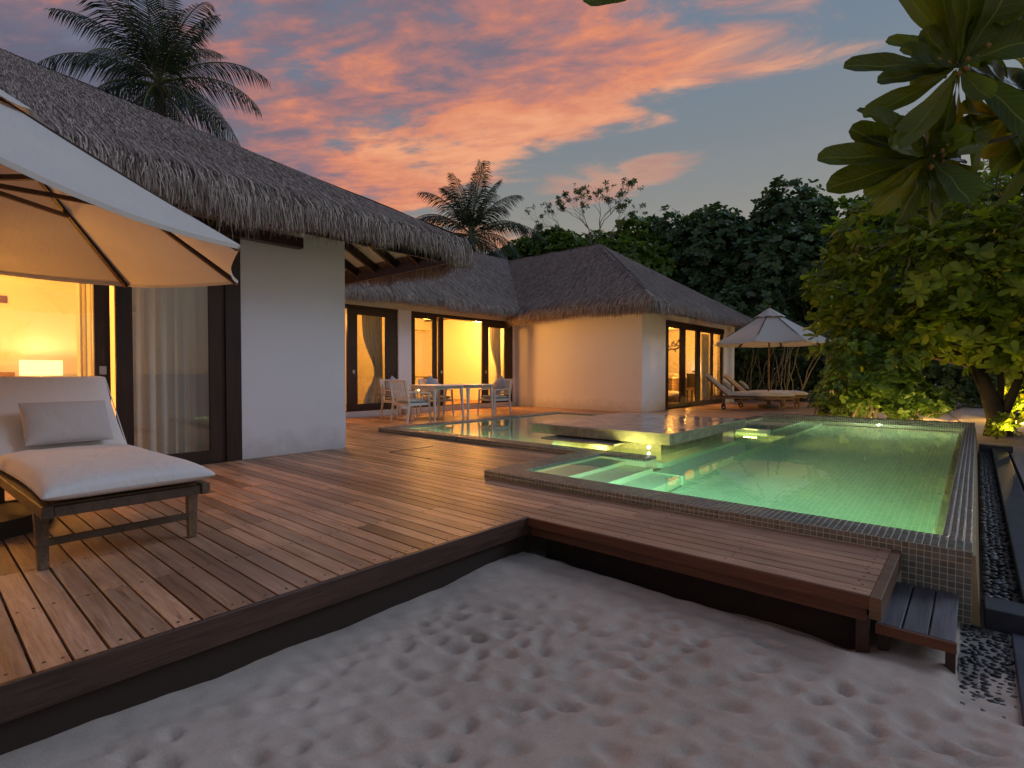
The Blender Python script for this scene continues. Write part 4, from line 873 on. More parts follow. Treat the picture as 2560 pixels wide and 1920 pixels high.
point('room_light', (-7.4, 15.0, 2.3), 130, WARM, 0.15, rv); point('room_light', (-8.0, 17.2, 2.1), 130, WARM, 0.2, rv); point('parasol_fill', (-7.0, 16.3, 0.6), 70, WARM, 0.08, rv)  # the last is an unseen low light added for the far parasol's underside
curtain('curtain', 'cream curtain hanging behind the last narrow glass panel of the cross wing', -6.75, 17.10, 17.75, 0.05, 2.28, 6, 0.03, seed=6)
curtain('curtain', 'lit golden curtain at the edge of the third glass panel of the cross wing', -6.75, 16.55, 16.95, 0.05, 2.28, 4, 0.03, tie=(0.6, 0.3), seed=7)
# roofs of the right villa
CX, CY, CZ, CS, CW = -5.75, 11.64, 2.78, 0.655, 4.0
LX, LZ = -10.0, 2.86
f1, i1 = roof_face(rv, (-16.5, CY, CZ), (CX, CY, CZ), (CX - CW, CY + CW, CZ + CS * CW), (-16.5, CY + CW, CZ + CS * CW), 130, 60, seed=3)
f2, i2 = roof_face(rv, (CX, CY, CZ), (CX, CY + 2 * CW, CZ), (CX - CW, CY + CW + .01, CZ + CS * CW), (CX - CW, CY + CW, CZ + CS * CW), 100, 60, seed=4)
f4, i4 = roof_face(rv, (CX, CY + 2 * CW, CZ), (-16.5, CY + 2 * CW, CZ), (-16.5, CY + CW, CZ + CS * CW), (CX - CW, CY + CW, CZ + CS * CW), 40, 20, seed=6)
f3, i3 = roof_face(rv, (LX, 3.2, LZ), (LX, CY + CW, LZ), (LX - CW, CY + CW, LZ + CS * CW), (LX - CW, 6.5, LZ + CS * CW), 150, 60, seed=5)
s2 = 1 / math.hypot(1, CS); upX = (-s2, 0, CS * s2); upY = (0, s2, CS * s2)
strands(rv, i1, 26000, 0.40, 0.011, 41, lift=0.016, ucl=(0.36, 1)); strands(rv, i2, 14000, 0.40, 0.011, 42, lift=0.016); strands(rv, i3, 26000, 0.40, 0.011, 43, lift=0.016, ucl=(0.1, 0.85))
fringe(rv, (LX - .3, CY, CZ), (CX - .1, CY, CZ), (0, -1, 0), upY, 10000, 0.36, 0.012, 51, wav=0.03, back=1.3); fringe(rv, (CX, CY + .1, CZ), (CX, CY + 2 * CW, CZ), (1, 0, 0), upX, 11000, 0.36, 0.012, 52, wav=0.03, back=1.3)
fringe(rv, (LX, 3.2, LZ), (LX, CY + .25, LZ), (1, 0, 0), upX, 14000, 0.30, 0.011, 53, wav=0.03, back=1.3)
corner_fringe(rv, CX, CY, CZ, 1, -1, CS, 900, 0.36, 0.006)
ridge_roll(rv, [(CX - .05, CY + .05, CZ + .02), (CX - CW, CY + CW, CZ + CS * CW + .02), (-16, CY + CW, CZ + CS * CW + .02)]); ridge_roll(rv, [(LX - CW, 6.5, LZ + CS * CW), (LX - CW, CY + CW - .3, LZ + CS * CW)])
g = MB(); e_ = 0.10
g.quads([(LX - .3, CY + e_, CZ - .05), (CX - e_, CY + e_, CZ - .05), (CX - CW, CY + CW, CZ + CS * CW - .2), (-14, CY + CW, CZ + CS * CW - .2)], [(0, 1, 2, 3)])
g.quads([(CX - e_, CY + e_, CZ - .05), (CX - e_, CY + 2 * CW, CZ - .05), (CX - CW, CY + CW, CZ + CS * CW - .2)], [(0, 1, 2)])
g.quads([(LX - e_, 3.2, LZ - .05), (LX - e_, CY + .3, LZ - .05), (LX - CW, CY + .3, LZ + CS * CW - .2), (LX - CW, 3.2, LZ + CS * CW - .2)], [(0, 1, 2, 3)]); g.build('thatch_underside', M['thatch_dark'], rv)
coef('eave_board', rv, M['dark_wood'], (-5.95, CY + .2, 2.50, -5.91, 19.4, 2.60)); coef('soffit', rv, M['soffit'], (-6.36, 12.0, 2.62, -5.94, 19.3, 2.635), (-10.5, 11.85, 2.62, -5.94, 12.249, 2.634), (-10.5, 4.0, 2.665, -10.15, 12.0, 2.68))
# ================================================================ furniture
def puffy(x0, x1, y0, y1, zb, zm, zt, n=4, p=0.32, nu=28, nv=22, wr=0.0, seed=0):
    """a stuffed cushion: two sheets meeting in a seam at height zm; returns MB (local coordinates)"""
    g = MB(); r = np.random.default_rng(seed); ph = r.uniform(0, 6.28, 6)
    def prof(u, v):
        a = max(0.0, 1 - abs(2 * u - 1) ** n); b = max(0.0, 1 - abs(2 * v - 1) ** n); return (a * b) ** p
    def sh(u, v):
        uu = 0.5 - 0.5 * math.cos(math.pi * u); vv = 0.5 - 0.5 * math.cos(math.pi * v)
        pin = 0.02 * (x1 - x0); ex = pin * (math.sin(math.pi * vv)) * (1 if uu < .5 else -1) * abs(2 * uu - 1) ** 6; ey = pin * math.sin(math.pi * uu) * (1 if vv < .5 else -1) * abs(2 * vv - 1) ** 6
        return x0 + (x1 - x0) * uu + ex, y0 + (y1 - y0) * vv + ey, uu, vv
    def top(u, v):
        x, y, uu, vv = sh(u, v); w = wr * sum(math.sin((x * math.cos(q) + y * math.sin(q)) * (14 + 9 * i) + q * 3) for i, q in enumerate(ph)) / 3
        return (x, y, zm + (zt - zm + w) * prof(uu, vv))
    def bot(u, v):
        x, y, uu, vv = sh(u, v); return (x, y, zm - (zm - zb) * prof(uu, vv))
    g.grid(top, nu, nv, .5); k = len(g.v); g.grid(lambda u, v: bot(1 - u, v), nu, nv, .5); return g
def rot_mb(g, piv, ang):
    """rotate about a y-parallel axis through piv=(x,z)"""
    c, s = math.cos(ang), math.sin(ang); g.v = [(piv[0] + (x - piv[0]) * c + (z - piv[1]) * s, y, piv[1] - (x - piv[0]) * s + (z - piv[1]) * c) for x, y, z in g.v]; return g

def sunbed(loc, rz, label, wood='teak_dark', group='sunbeds on the terrace'):
    t = thing('sunbed', loc, label, 'sunbed', group, local=True, rz=rz); w = M[wood]
    HX, HZ, AN = -1.57, 0.37, R(43)
    for s in (-1, 1):
        y = s * 0.355; g = MB(); g.bar((0, y, 0.322), (-2.0, y, 0.322), 0.045, 0.062); g.build('side_rail', w, t, bevel=0.004)
        g = MB(); g.bar((-0.205, y * 0.985, 0.30), (-0.165 - 0.03, y * 0.97, 0.0), 0.06, 0.05, (1, 0, 0), 0.042, 0.040); g.build('leg', w, t, bevel=0.003)
        g = MB(); g.bar((-1.66, y * 0.93, 0.30), (-1.68, y * 0.90, 0.05), 0.05, 0.05, (1, 0, 0), 0.04, 0.04); g.build('leg', w, t, bevel=0.003)
        g = MB(); g.lathe([(0.018, -0.022), (0.055, -0.022), (0.06, -0.012), (0.06, 0.012), (0.055, 0.022), (0.018, 0.022)], 20, (-1.68, s * 0.375 if s < 0 else y * 0.90 + 0.045, 0.06), 'y'); g.build('wheel', M['rubber'], t)
        g = MB(); g.lathe([(0.022, -0.026), (0.022, 0.026)], 12, (-1.68, s * 0.375 if s < 0 else y * 0.90 + 0.045, 0.06), 'y'); g.build('wheel_hub', M['white_metal'], t)
    g = MB(); g.bar((-0.03, -0.33, 0.318), (-0.03, 0.33, 0.318), 0.04, 0.05); g.build('end_rail', w, t, bevel=0.003)
    g = MB(); g.bar((-0.19, -0.325, 0.135), (-0.19, 0.325, 0.135), 0.022, 0.038); g.build('stretcher', w, t, bevel=0.003)
    g = MB(); g.bar((-1.67, -0.32, 0.10), (-1.67, 0.32, 0.10), 0.03, 0.03); g.build('axle', w, t)
    for k in range(11):
        x = -0.10 - k * 0.135; g = MB(); g.box(x - 0.045, -0.33, 0.338, x + 0.045, 0.33, 0.352); g.build('slat', w, t)
    for s in (-1, 1):
        g = MB(); g.box(HX - 0.78, s * 0.31 - 0.02, 0.335, HX, s * 0.31 + 0.02, 0.37); rot_mb(g, (HX, HZ), AN); g.build('back_rail', w, t)
    for k in range(6):
        x = HX - 0.06 - k * 0.135; g = MB(); g.box(x - 0.045, -0.29, 0.350, x + 0.045, 0.29, 0.364); rot_mb(g, (HX, HZ), AN); g.build('slat', w, t)
    g = MB(); g.bar((-1.92, -0.27, 0.33), (HX - 0.36, -0.27, 0.66), 0.018, 0.018); g.bar((-1.92, 0.27, 0.33), (HX - 0.36, 0.27, 0.66), 0.018, 0.018); g.build('back_prop', w, t)
    g = puffy(HX, 0.06, -0.385, 0.385, 0.352, 0.405, 0.495, wr=0.004, seed=3); g.build('seat_mattress', M['cushion'], t, smooth=True)
    g = puffy(HX - 0.82, HX + 0.03, -0.385, 0.385, 0.365, 0.41, 0.475, wr=0.004, seed=4, n=8); rot_mb(g, (HX, HZ), AN); g.build('back_mattress', M['cushion'], t, smooth=True)
    pts = [(HX - 0.82 + 0.85 * k / 10, -0.388, 0.41) for k in range(11)]
    g = MB(); g.tube(pts, 0.004, 5); pts = [(HX - 0.82 + 0.85 * k / 10, 0.388, 0.41) for k in range(11)]; g.tube(pts, 0.004, 5); g.tube([(HX - .825, -0.388 + .0776 * k, 0.41) for k in range(11)], 0.004, 5); rot_mb(g, (HX, HZ), AN); g.build('piping', M['piping'], t)
    return t
def back_pillow(t_loc, rz, yc, w, h, label, dx=0.0, lean=50):
    o = thing('pillow', t_loc, label, 'pillow', 'pillows on the sunbeds', local=True, rz=rz); HX = -1.57
    g = puffy(-h / 2, h / 2, yc - w / 2, yc + w / 2, -0.06, 0, 0.06, n=2.6, p=0.5, nu=18, nv=22, wr=0.003, seed=8)
    a = R(lean); c, s = math.cos(a), math.sin(a); cxp, czp = HX - 0.02 - dx, 0.645
    g.v = [(cxp + x * c + z * s, y, czp - x * s + z * c) for x, y, z in g.v]; g.build('cover', M['pillow'], o, smooth=True)
    g = MB(); cs = [(-h / 2 * .985, yc - w / 2 * .985), (h / 2 * .985, yc - w / 2 * .985), (h / 2 * .985, yc + w / 2 * .985), (-h / 2 * .985, yc + w / 2 * .985)]
    pts = []
    for k in range(4):
        a0, a1 = cs[k], cs[(k + 1) % 4]
        for q in range(8):
            f = q / 8; n_ = 0.02 * math.sin(math.pi * f); mx, my = a0[0] + (a1[0] - a0[0]) * f, a0[1] + (a1[1] - a0[1]) * f; pts.append((mx * (1 - n_), yc + (my - yc) * (1 - n_), 0))
    pts.append(pts[0]); g.tube(pts, 0.003, 5, False); g.v = [(cxp + x * c + z * s, y, czp - x * s + z * c) for x, y, z in g.v]; g.build('piping', M['pillow'], o)
    return o
P0 = (-3.38, 0.80, 0); sunbed(P0, R(2), 'large near sunbed with pale mattress and raised back by the bedroom doors')
back_pillow(P0, R(2), 0.03, 0.50, 0.36, 'pale grey pillow leaning on the back of the near sunbed', lean=52)
P1 = (-3.73, 15.65, 0); P2 = (-3.66, 16.85, 0); A22 = R(20)
sunbed(P1, A22, 'front sunbed of the pair under the far parasol, its wheel in view', 'teak'); sunbed(P2, A22, 'rear sunbed of the pair under the far parasol, beside the bushes', 'teak')
back_pillow(P1, A22, 0.02, 0.50, 0.34, 'pillow on the front sunbed of the far pair', lean=45); back_pillow(P2, A22, 0.02, 0.50, 0.34, 'pillow on the rear sunbed of the far pair', lean=45)

# ---------------- parasols
def parasol(loc, R0, zr, H, phase, label, tilt=(0, 0), hub_z=None, base=True, base_r=0.42):
    t = thing('parasol', loc, label, 'parasol', 'parasols on the terrace', local=True); n = 8; VR = 0.27
    def rim(a, f=1.0): return Vector((R0 * f * math.cos(a), R0 * f * math.sin(a), zr + tilt[0] * R0 * math.cos(a) * f + tilt[1] * R0 * math.sin(a) * f))
    apex = Vector((0, 0, zr + H))
    def surf(a0, a1, u, b, sag=0.028):
        A = apex.lerp(rim(a0), b); B = apex.lerp(rim(a1), b); p = A.lerp(B, u); mid = 4 * u * (1 - u)
        d = Vector((p.x, p.y, 0)); p = p - d * 0.035 * mid * b ** 3 - Vector((0, 0, sag * mid * b)) - Vector((0, 0, 0.02 * math.sin(math.pi * b)))
        return p
    for k in range(n):
        a0, a1 = phase + 2 * math.pi * k / n, phase + 2 * math.pi * (k + 1) / n
        g = MB(); b0 = 0.20
        def f(u, v): return surf(a0, a1, u, b0 + (1 - b0) * v)
        g.grid(f, 8, 12, .5); g.grid(lambda u, v: surf(a0, a1, u, 1.0) + Vector((0, 0, -0.028 * v)) - Vector((math.cos((a0 + a1) / 2), math.sin((a0 + a1) / 2), 0)) * 0.004 * v, 8, 1, .5)
        g.build('canopy_panel', M['canopy'], t, smooth=True)
        g = MB(); g.grid(lambda u, v: surf(a0, a1, u, 0.27 * v, 0.0) + Vector((0, 0, 0.055 * (1 - v * 0.0) + 0.012 * math.sin(u * 6.28) * v)), 6, 4, .5); g.build('vent_panel', M['canopy'], t, smooth=True)
        e = rim(a0, 0.985) - Vector((0, 0, 0.022)); s = apex.lerp(e, 0.06) - Vector((0, 0, 0.02))
        g = MB(); g.bar(s, e, 0.028, 0.034); rb_ = g.build('rib', M['fascia'], t)
        hub = Vector((0, 0, zr + H * 0.30)); q = apex.lerp(rim(a0), 0.56) - Vector((0, 0, 0.05)); g = MB(); g.bar(hub + (q - hub).normalized() * 0.05, q, 0.030, 0.030); g.build('strut', M['fascia'], t)
        g = MB(); g.lathe([(0.012, -0.02), (0.014, 0.012)], 8, tuple(rim(a0, 0.99) - Vector((0, 0, 0.02)))); g.build('rib_tip', M['teak'], t)
    g = MB(); g.lathe([(0.05, -0.05), (0.055, 0.0), (0.05, 0.05)], 16, (0, 0, zr + H * 0.30)); g.build('hub', M['teak_dark'], t); g = MB(); g.lathe([(0.045, -0.06), (0.05, 0.0)], 16, (0, 0, zr + H - 0.02)); g.build('crown_hub', M['teak_dark'], t)
    g = MB(); g.lathe([(0.02, 0.03), (0.028, 0.06), (0.018, 0.10), (0.004, 0.12)], 12, (0, 0, zr + H)); g.build('finial', M['teak'], t)
    g = MB(); g.lathe([(0.024, 0.06), (0.024, zr + H)], 14); g.build('pole', M['teak'], t, smooth=False)
    g = MB(); g.lathe([(base_r, 0.0), (base_r, 0.07), (base_r - 0.03, 0.10), (0.06, 0.115), (0.045, 0.32), (0.03, 0.33)], 40); g.build('base', M['base_stone'], t)
    return t
parasol((-4.79, 0.22, 0), 1.70, 1.915, 0.98, 0.811, 'large cream parasol lit orange from below over the near sunbed', (0, -0.067), base_r=0.44)
parasol((-4.40, 16.05, 0), 1.56, 1.83, 0.95, 0.05, 'closed-round cream parasol between the two far sunbeds'.replace('closed-round ', 'smaller '), base_r=0.28)

# ---------------- white dining set
def dining_chair(loc, rz, label, pad='seat_pad'):
    t = thing('dining_chair', loc, label, 'chair', 'white dining chairs', local=True, rz=rz); w = M['white_metal']
    for s in (-1, 1):
        g = MB(); g.bar((0.24, s * 0.25, 0.60), (0.28, s * 0.27, 0.0), 0.035, 0.035, (1, 0, 0), 0.022, 0.022); g.build('leg', w, t)
        g = MB(); g.bar((-0.25, s * 0.25, 0.40), (-0.31, s * 0.265, 0.0), 0.04, 0.045, (1, 0, 0), 0.024, 0.024); g.build('leg', w, t)
        g = MB(); g.bar((-0.25, s * 0.25, 0.40), (-0.34, s * 0.25, 0.85), 0.035, 0.035, (1, 0, 0)); g.build('back_post', w, t)
        g = MB(); g.bar((0.26, s * 0.25, 0.605), (-0.30, s * 0.25, 0.625), 0.045, 0.022); g.build('armrest', w, t)
        g = MB(); g.bar((0.25, s * 0.245, 0.375), (-0.25, s * 0.245, 0.375), 0.025, 0.05); g.build('seat_rail', w, t)
    g = MB(); g.bar((0.25, -0.24, 0.375), (0.25, 0.24, 0.375), 0.025, 0.05); g.bar((-0.25, -0.24, 0.375), (-0.25, 0.24, 0.375), 0.025, 0.05); g.box(-0.25, -0.24, 0.385, 0.25, 0.24, 0.398); g.build('seat_frame', w, t)
    g = MB(); g.bar((-0.338, -0.25, 0.84), (-0.338, 0.25, 0.84), 0.022, 0.035); g.build('top_rail', w, t); g = MB(); g.bar((-0.27, -0.25, 0.50), (-0.27, 0.25, 0.50), 0.02, 0.03); g.build('lower_rail', w, t)
    for k in range(9):
        y = -0.20 + k * 0.05; g = MB(); g.bar((-0.272, y, 0.51), (-0.335, y, 0.83), 0.024, 0.010, (1, 0, 0)); g.build('slat', w, t)
    puffy(-0.23, 0.25, -0.225, 0.225, 0.40, 0.44, 0.475, n=8, p=0.4, nu=10, nv=10).build('seat_pad', M[pad], t, smooth=True)
    return t
dining_chair((-8.60, 6.74, 0), R(90), 'white slatted armchair at the left end of the tables, back to us')
dining_chair((-9.58, 7.18, 0), R(2), 'white armchair behind the left table, partly hidden, nearest the first doorway')
dining_chair((-9.35, 8.06, 0), R(-3), 'white armchair with grey pillow behind the joint of the two tables')
dining_chair((-8.56, 9.16, 0), R(-92), 'white armchair with grey pillow at the right end near the pool corner')
def diamond_pillow(loc, rz, label, s=0.30):
    t = thing('scatter_pillow', loc, label, 'pillow', 'grey pillows on the dining chairs', local=True, rz=rz)
    g = puffy(-s / 2 * 1.25, s / 2 * 1.25, -s / 2 * 1.25, s / 2 * 1.25, -0.07, 0, 0.07, n=1.8, p=0.6, nu=12, nv=12)
    a = R(45); g.v = [(x * math.cos(a) - y * math.sin(a), x * math.sin(a) + y * math.cos(a), z) for x, y, z in g.v]
    b = R(68); c, sn = math.cos(b), math.sin(b); g.v = [(-0.16 - x * c * -1 * -1 + z * sn, y, 0.70 + x * sn + z * c) for x, y, z in g.v]
    g.build('cover', M['grey_pillow'], t, smooth=True); return t
diamond_pillow((-9.35, 8.06, 0), R(-3), 'grey pillow set on its corner on the middle white chair'); diamond_pillow((-8.56, 9.16, 0), R(-92), 'grey pillow set on its corner on the right end white chair'); diamond_pillow((-9.58, 7.18, 0), R(2), 'grey pillow on the partly hidden white chair behind the left table')
def table(loc, sx, sy, label, rz=0):
    t = thing('dining_table', loc, label, 'table', 'white dining tables', local=True, rz=rz); w = M['white_metal']
    pts = []
    for cx_, cy_, a0 in ((1, 1, 0), (-1, 1, 90), (-1, -1, 180), (1, -1, 270)):
        for q in range(6): a = R(a0 + q * 18); pts.append((cx_ * (sx / 2 - 0.09) + 0.09 * math.cos(a), cy_ * (sy / 2 - 0.09) + 0.09 * math.sin(a)))
    n = len(pts); g = MB(); g.quads([(x, y, 0.722) for x, y in pts] + [(x, y, 0.745) for x, y in pts], [tuple(range(n))[::-1], tuple(range(n, 2 * n))] + [(i, (i + 1) % n, n + (i + 1) % n, n + i) for i in range(n)]); g.build('table_top', w, t)
    for a in (-1, 1):
        for b in (-1, 1): g = MB(); g.bar((a * (sx / 2 - .07), b * (sy / 2 - .06), 0.72), (a * (sx / 2 - .03), b * (sy / 2 - .03), 0.0), 0.055, 0.055, (1, 0, 0), 0.026, 0.026); g.build('leg', w, t)
    for q in ((-sx / 2 + .09, -sy / 2 + .05, sx / 2 - .09, -sy / 2 + .07), (-sx / 2 + .09, sy / 2 - .07, sx / 2 - .09, sy / 2 - .05), (-sx / 2 + .05, -sy / 2 + .09, -sx / 2 + .07, sy / 2 - .09), (sx / 2 - .07, -sy / 2 + .09, sx / 2 - .05, sy / 2 - .09)):
        g = MB(); g.box(q[0], q[1], 0.665, q[2], q[3], 0.721); g.build('apron', w, t)
    return t
table((-8.66, 7.47, 0), 0.86, 0.86, 'left of two square white tables pushed together on the deck'); table((-8.66, 8.40, 0), 0.86, 0.84, 'right of two square white tables pushed together on the deck')

# ---------------- things seen inside the rooms
def dark_chair(loc, rz, label):
    t = thing('wooden_chair', loc, label, 'chair', 'dark wooden chairs indoors', local=True, rz=rz); w = M['teak_dark']
    for a, b in ((.2, -.22), (.2, .22), (-.22, -.2), (-.22, .2)): g = MB(); g.tube([(a * .85, b * .9, 0.43), (a * 1.15, b * 1.1, 0)], [0.02, 0.012], 8); g.build('leg', w, t)
    for b in (-.22, .22): g = MB(); g.tube([(-.2, b, 0.42), (-.25, b * 1.1, 0.70)], 0.014, 8); g.build('back_post', w, t)
    g = MB(); g.tube([(-0.02, -0.30, 0.68), (-.2, -.26, .71), (-.28, -.1, .73), (-.29, 0, .735), (-.28, .1, .73), (-.2, .26, .71), (-.02, .30, .68)], [0.015, .022, .03, .032, .03, .022, .015], 8); g.build('back_rail', w, t)
    puffy(-.23, .23, -.23, .23, .41, .43, .46, n=5, p=.4, nu=8, nv=8).build('seat', M['black'], t, smooth=True); return t
dark_chair((-12.3, 10.55, 0.137), R(100), 'dark curved-back wooden chair inside the doorway, right one'); dark_chair((-12.45, 9.85, 0.137), R(70), 'dark curved-back wooden chair inside the doorway, beside the indoor table')
it = thing('indoor_table', (-13.1, 9.9, 0.137), 'dark dining table inside behind the white tables', 'table'); coef('top', it, M['teak_dark'], (-13.6, 9.2, 0.86, -12.6, 10.7, 0.89)); 
for q in ((-13.5, 9.3), (-12.7, 9.3), (-13.5, 10.6), (-12.7, 10.6)): coef('leg', it, M['teak_dark'], (q[0] - .03, q[1] - .03, .137, q[0] + .03, q[1] + .03, .859))
# bath room of the cross wing
mt = thing('towel_table', (-7.65, 16.9, 0.01), 'cloth covered table with rolled towels behind the first cross wing pane', 'table'); coef('body', mt, M['teak_dark'], (-7.95, 16.35, 0.012, -7.40, 17.45, 0.83)); coef('cloth', mt, M['towel'], (-7.98, 16.32, 0.831, -7.37, 17.48, 0.875), bevel=0.01)
for k, yy in enumerate((16.62, 16.80)):
    tw = thing('rolled_towel', (-7.55, yy, 0.876), ('left' if k == 0 else 'right') + ' rolled towel on the cloth covered table', 'towel', 'rolled towels')
    g = MB(); pts = [(-7.42, yy + (0.006 + 0.0085 * q / 4) * math.cos(q * .55), 0.94 + (0.006 + 0.0085 * q / 4) * math.sin(q * .55)) for q in range(26)]; g.tube(pts, 0.007, 5); g.lathe([(0.052, -0.30), (0.058, -0.28), (0.058, 0.0), (0.045, 0.004)], 18, (-7.425, yy, 0.936), 'x'); g.build('roll', M['towel'], tw)
so_ = thing('daybed', (-7.2, 15.9, 0.01), 'low daybed with rounded cream cushion behind the first cross wing pane', 'daybed'); coef('frame', so_, M['black'], (-7.65, 15.2, 0.10, -6.95, 16.2, 0.20), (-7.6, 15.25, 0.012, -7.5, 15.35, .10), (-7.1, 16.1, 0.012, -7.0, 16.18, .10))
puffy(-7.68, -6.92, 15.18, 16.22, 0.20, 0.30, 0.44, n=3, p=.45).build('cushion', M['towel'], so_, smooth=True)
dk = thing('desk', (-7.6, 18.1, 0.01), 'dark desk by the far wall of the cross wing room', 'desk'); coef('top', dk, M['black'], (-8.4, 18.3, 0.74, -7.2, 18.85, 0.78)); coef('side', dk, M['teak_dark'], (-8.4, 18.32, 0.012, -8.35, 18.84, 0.739), (-7.25, 18.32, 0.012, -7.2, 18.84, 0.739))
dc = thing('high_back_chair', (-7.2, 17.85, 0.01), 'dark square-backed chair behind the cross wing glass', 'chair')
coef('backrest', dc, M['black'], (-7.45, 17.60, 0.50, -7.05, 17.64, 0.98)); coef('seat', dc, M['teak'], (-7.46, 17.64, 0.42, -7.04, 18.05, 0.48))
for q in ((-7.43, 17.62), (-7.08, 17.62), (-7.43, 18.02), (-7.08, 18.02)): coef('leg', dc, M['black'], (q[0] - .018, q[1] - .018, 0.012, q[0] + .018, q[1] + .018, .419))
wa = thing('wall_sculpture', (-8.5, 18.88, 1.95), 'dark twisted metal sculpture on the wall behind the cross wing glass', 'wall art'); g = MB()
X_ = lambda a, b: (-8.75 + a, 18.87, 1.80 + b)
for s in ([(0.05, .42), (.04, .25), (.08, .18), (.16, .18)], [(.28, .38), (.22, .34), (.28, .28), (.34, .24), (.28, .18)], [(.20, .36), (.18, .22), (.24, .20)], [(.40, .18), (.36, .28), (.42, .36), (.50, .33), (.48, .22), (.40, .2)], [(.50, .2), (.60, .30), (.64, .38)], [(.42, .40), (.52, .44), (.60, .48)], [(.04, .05), (.14, .10), (.30, .07), (.42, .12), (.52, .2)], [(.3, .07), (.33, -.02)]):
    g.tube([X_(*q) for q in s], 0.022, 6)
g.build('rods', M['black'], wa)
fl = thing('desk_lamp', (-7.7, 18.6, 0.78), 'small lit desk lamp with dark cap by the far curtain', 'lamp'); g = MB(); g.lathe([(0.05, 0.781), (0.05, 0.79), (0.01, 0.80), (0.01, 1.02)], 14, (-7.55, 18.6, 0)); g.build('stem', M['handle'], fl); g = MB(); g.lathe([(0.13, 1.02), (0.10, 1.06), (0.02, 1.10)], 18, (-7.55, 18.6, 0)); g.build('lamp_shade', M['black'], fl); point('lamp_bulb', (-7.55, 18.72, 1.2), 4, (1, .8, .6), .03, fl)
# ================================================================ plants
LT = np.array([(0, 0, 0), (0.38, 0.36, 0.05), (0.38, -0.36, 0.05), (0.45, 0, -0.02), (0.80, 0.46, 0.03), (0.80, -0.46, 0.03), (1.0, 0.0, -0.03), (0.97, 0.24, 0.0), (0.97, -0.24, 0.0)])
LF = np.array([(0, 3, 1), (0, 2, 3), (3, 6, 4), (3, 5, 6), (1, 3, 4), (3, 2, 5), (4, 6, 7), (6, 5, 8)])
def leaves(pos, dirv, nrm, length, width, r):
    """numpy batch of folded spoon-shaped leaves"""
    d = dirv / np.linalg.norm(dirv, axis=1)[:, None]; s = np.cross(nrm, d); s /= np.linalg.norm(s, axis=1)[:, None] + 1e-9; n = np.cross(d, s)
    P = pos[:, None] + d[:, None] * (LT[:, 0] * 1.0)[None, :, None] * length[:, None, None] + s[:, None] * LT[:, 1][None, :, None] * width[:, None, None] + n[:, None] * (LT[:, 2] + -0.10 * LT[:, 0] ** 2)[None, :, None] * length[:, None, None]
    k = len(pos); F = (LF[None] + (np.arange(k) * 9)[:, None, None]).reshape(-1, 3); return P.reshape(-1, 3), F, np.repeat(r, 8)
def crown(parent, blobs, n_ros, leaf_len, m, seed, per=7, name='crown', shell=0.55, down=0.0, aspect=0.5, rmul=1.0):
    """blobs: (x,y,z,rx,ry,rz); rosettes of leaves spread over bumpy lobes"""
    r = np.random.default_rng(seed); vol = np.array([b[3] * b[4] + b[3] * b[5] for b in blobs]); pick = r.choice(len(blobs), n_ros, p=vol / vol.sum()); B = np.array(blobs)[pick]
    d = r.normal(size=(n_ros, 3)); d /= np.linalg.norm(d, axis=1)[:, None]; rad = (shell + (1.06 - shell) * r.uniform(0, 1, n_ros) ** 0.5) * (1 + 0.10 * np.sin(d[:, 0] * 7 + seed) * np.sin(d[:, 2] * 9))
    c = B[:, :3] + d * B[:, 3:] * rad[:, None]
    ax = d * 0.7 + r.normal(size=(n_ros, 3)) * 0.35 + np.array([0, 0, 0.55 - down]); ax /= np.linalg.norm(ax, axis=1)[:, None]
    cl = r.uniform(0, 1, n_ros); P = []; D = []; Nn = []; L = []; Rr = []
    a1 = np.cross(ax, np.array([0.3, 0.1, 1.0])); a1 /= np.linalg.norm(a1, axis=1)[:, None]; a2 = np.cross(ax, a1)
    for k in range(per):
        q = 2 * np.pi * k / per + r.uniform(0, 0.7, n_ros); out = a1 * np.cos(q)[:, None] + a2 * np.sin(q)[:, None]
        D.append(out + ax * r.uniform(0.05, 0.8, n_ros)[:, None]); Nn.append(ax + r.normal(size=(n_ros, 3)) * 0.25); P.append(c + out * 0.02 * leaf_len); L.append(leaf_len * r.uniform(0.65, 1.2, n_ros)); Rr.append(np.clip(0.15 + 0.55 * cl + r.uniform(-0.15, 0.3, n_ros), 0, 1) * rmul)
    P = np.concatenate(P); D = np.concatenate(D); Nn = np.concatenate(Nn); L = np.concatenate(L); Rr = np.concatenate(Rr)
    g = MB(); g.arr(*leaves(P, D, Nn, L, L * aspect, Rr)); return g.build(name, m, parent)
def limb_pts(a, b, wob, n, r):
    a = Vector(a); b = Vector(b); return [a.lerp(b, i / n) + Vector((r.uniform(-1, 1), r.uniform(-1, 1), r.uniform(-.5, .5))) * wob * math.sin(math.pi * i / n) for i in range(n + 1)]
def tree(name, loc, h, blobs, n_ros, leaf, m, seed, label, trunk=0.2, group=None, per=7, **k):
    t = thing(name, loc, label, 'tree', group); r = random.Random(seed)
    x, y, z = loc; g = MB(); top = Vector((x, y, z + h * 0.55)); g.tube(limb_pts(loc, top, 0.15, 5, r), [trunk * (1 - 0.1 * i) for i in range(6)], 8); g.build('trunk', M['bark'], t, smooth=True)
    g = MB()
    for b in blobs: g.tube(limb_pts(Vector((x, y, z + h * r.uniform(.25, .5))), b[:3], 0.3, 5, r), [trunk * .45 * (1 - .16 * i) for i in range(6)], 6)
    g.build('limb', M['bark'], t, smooth=True); crown(t, blobs, n_ros, leaf, m, seed, per=per, **k); return t
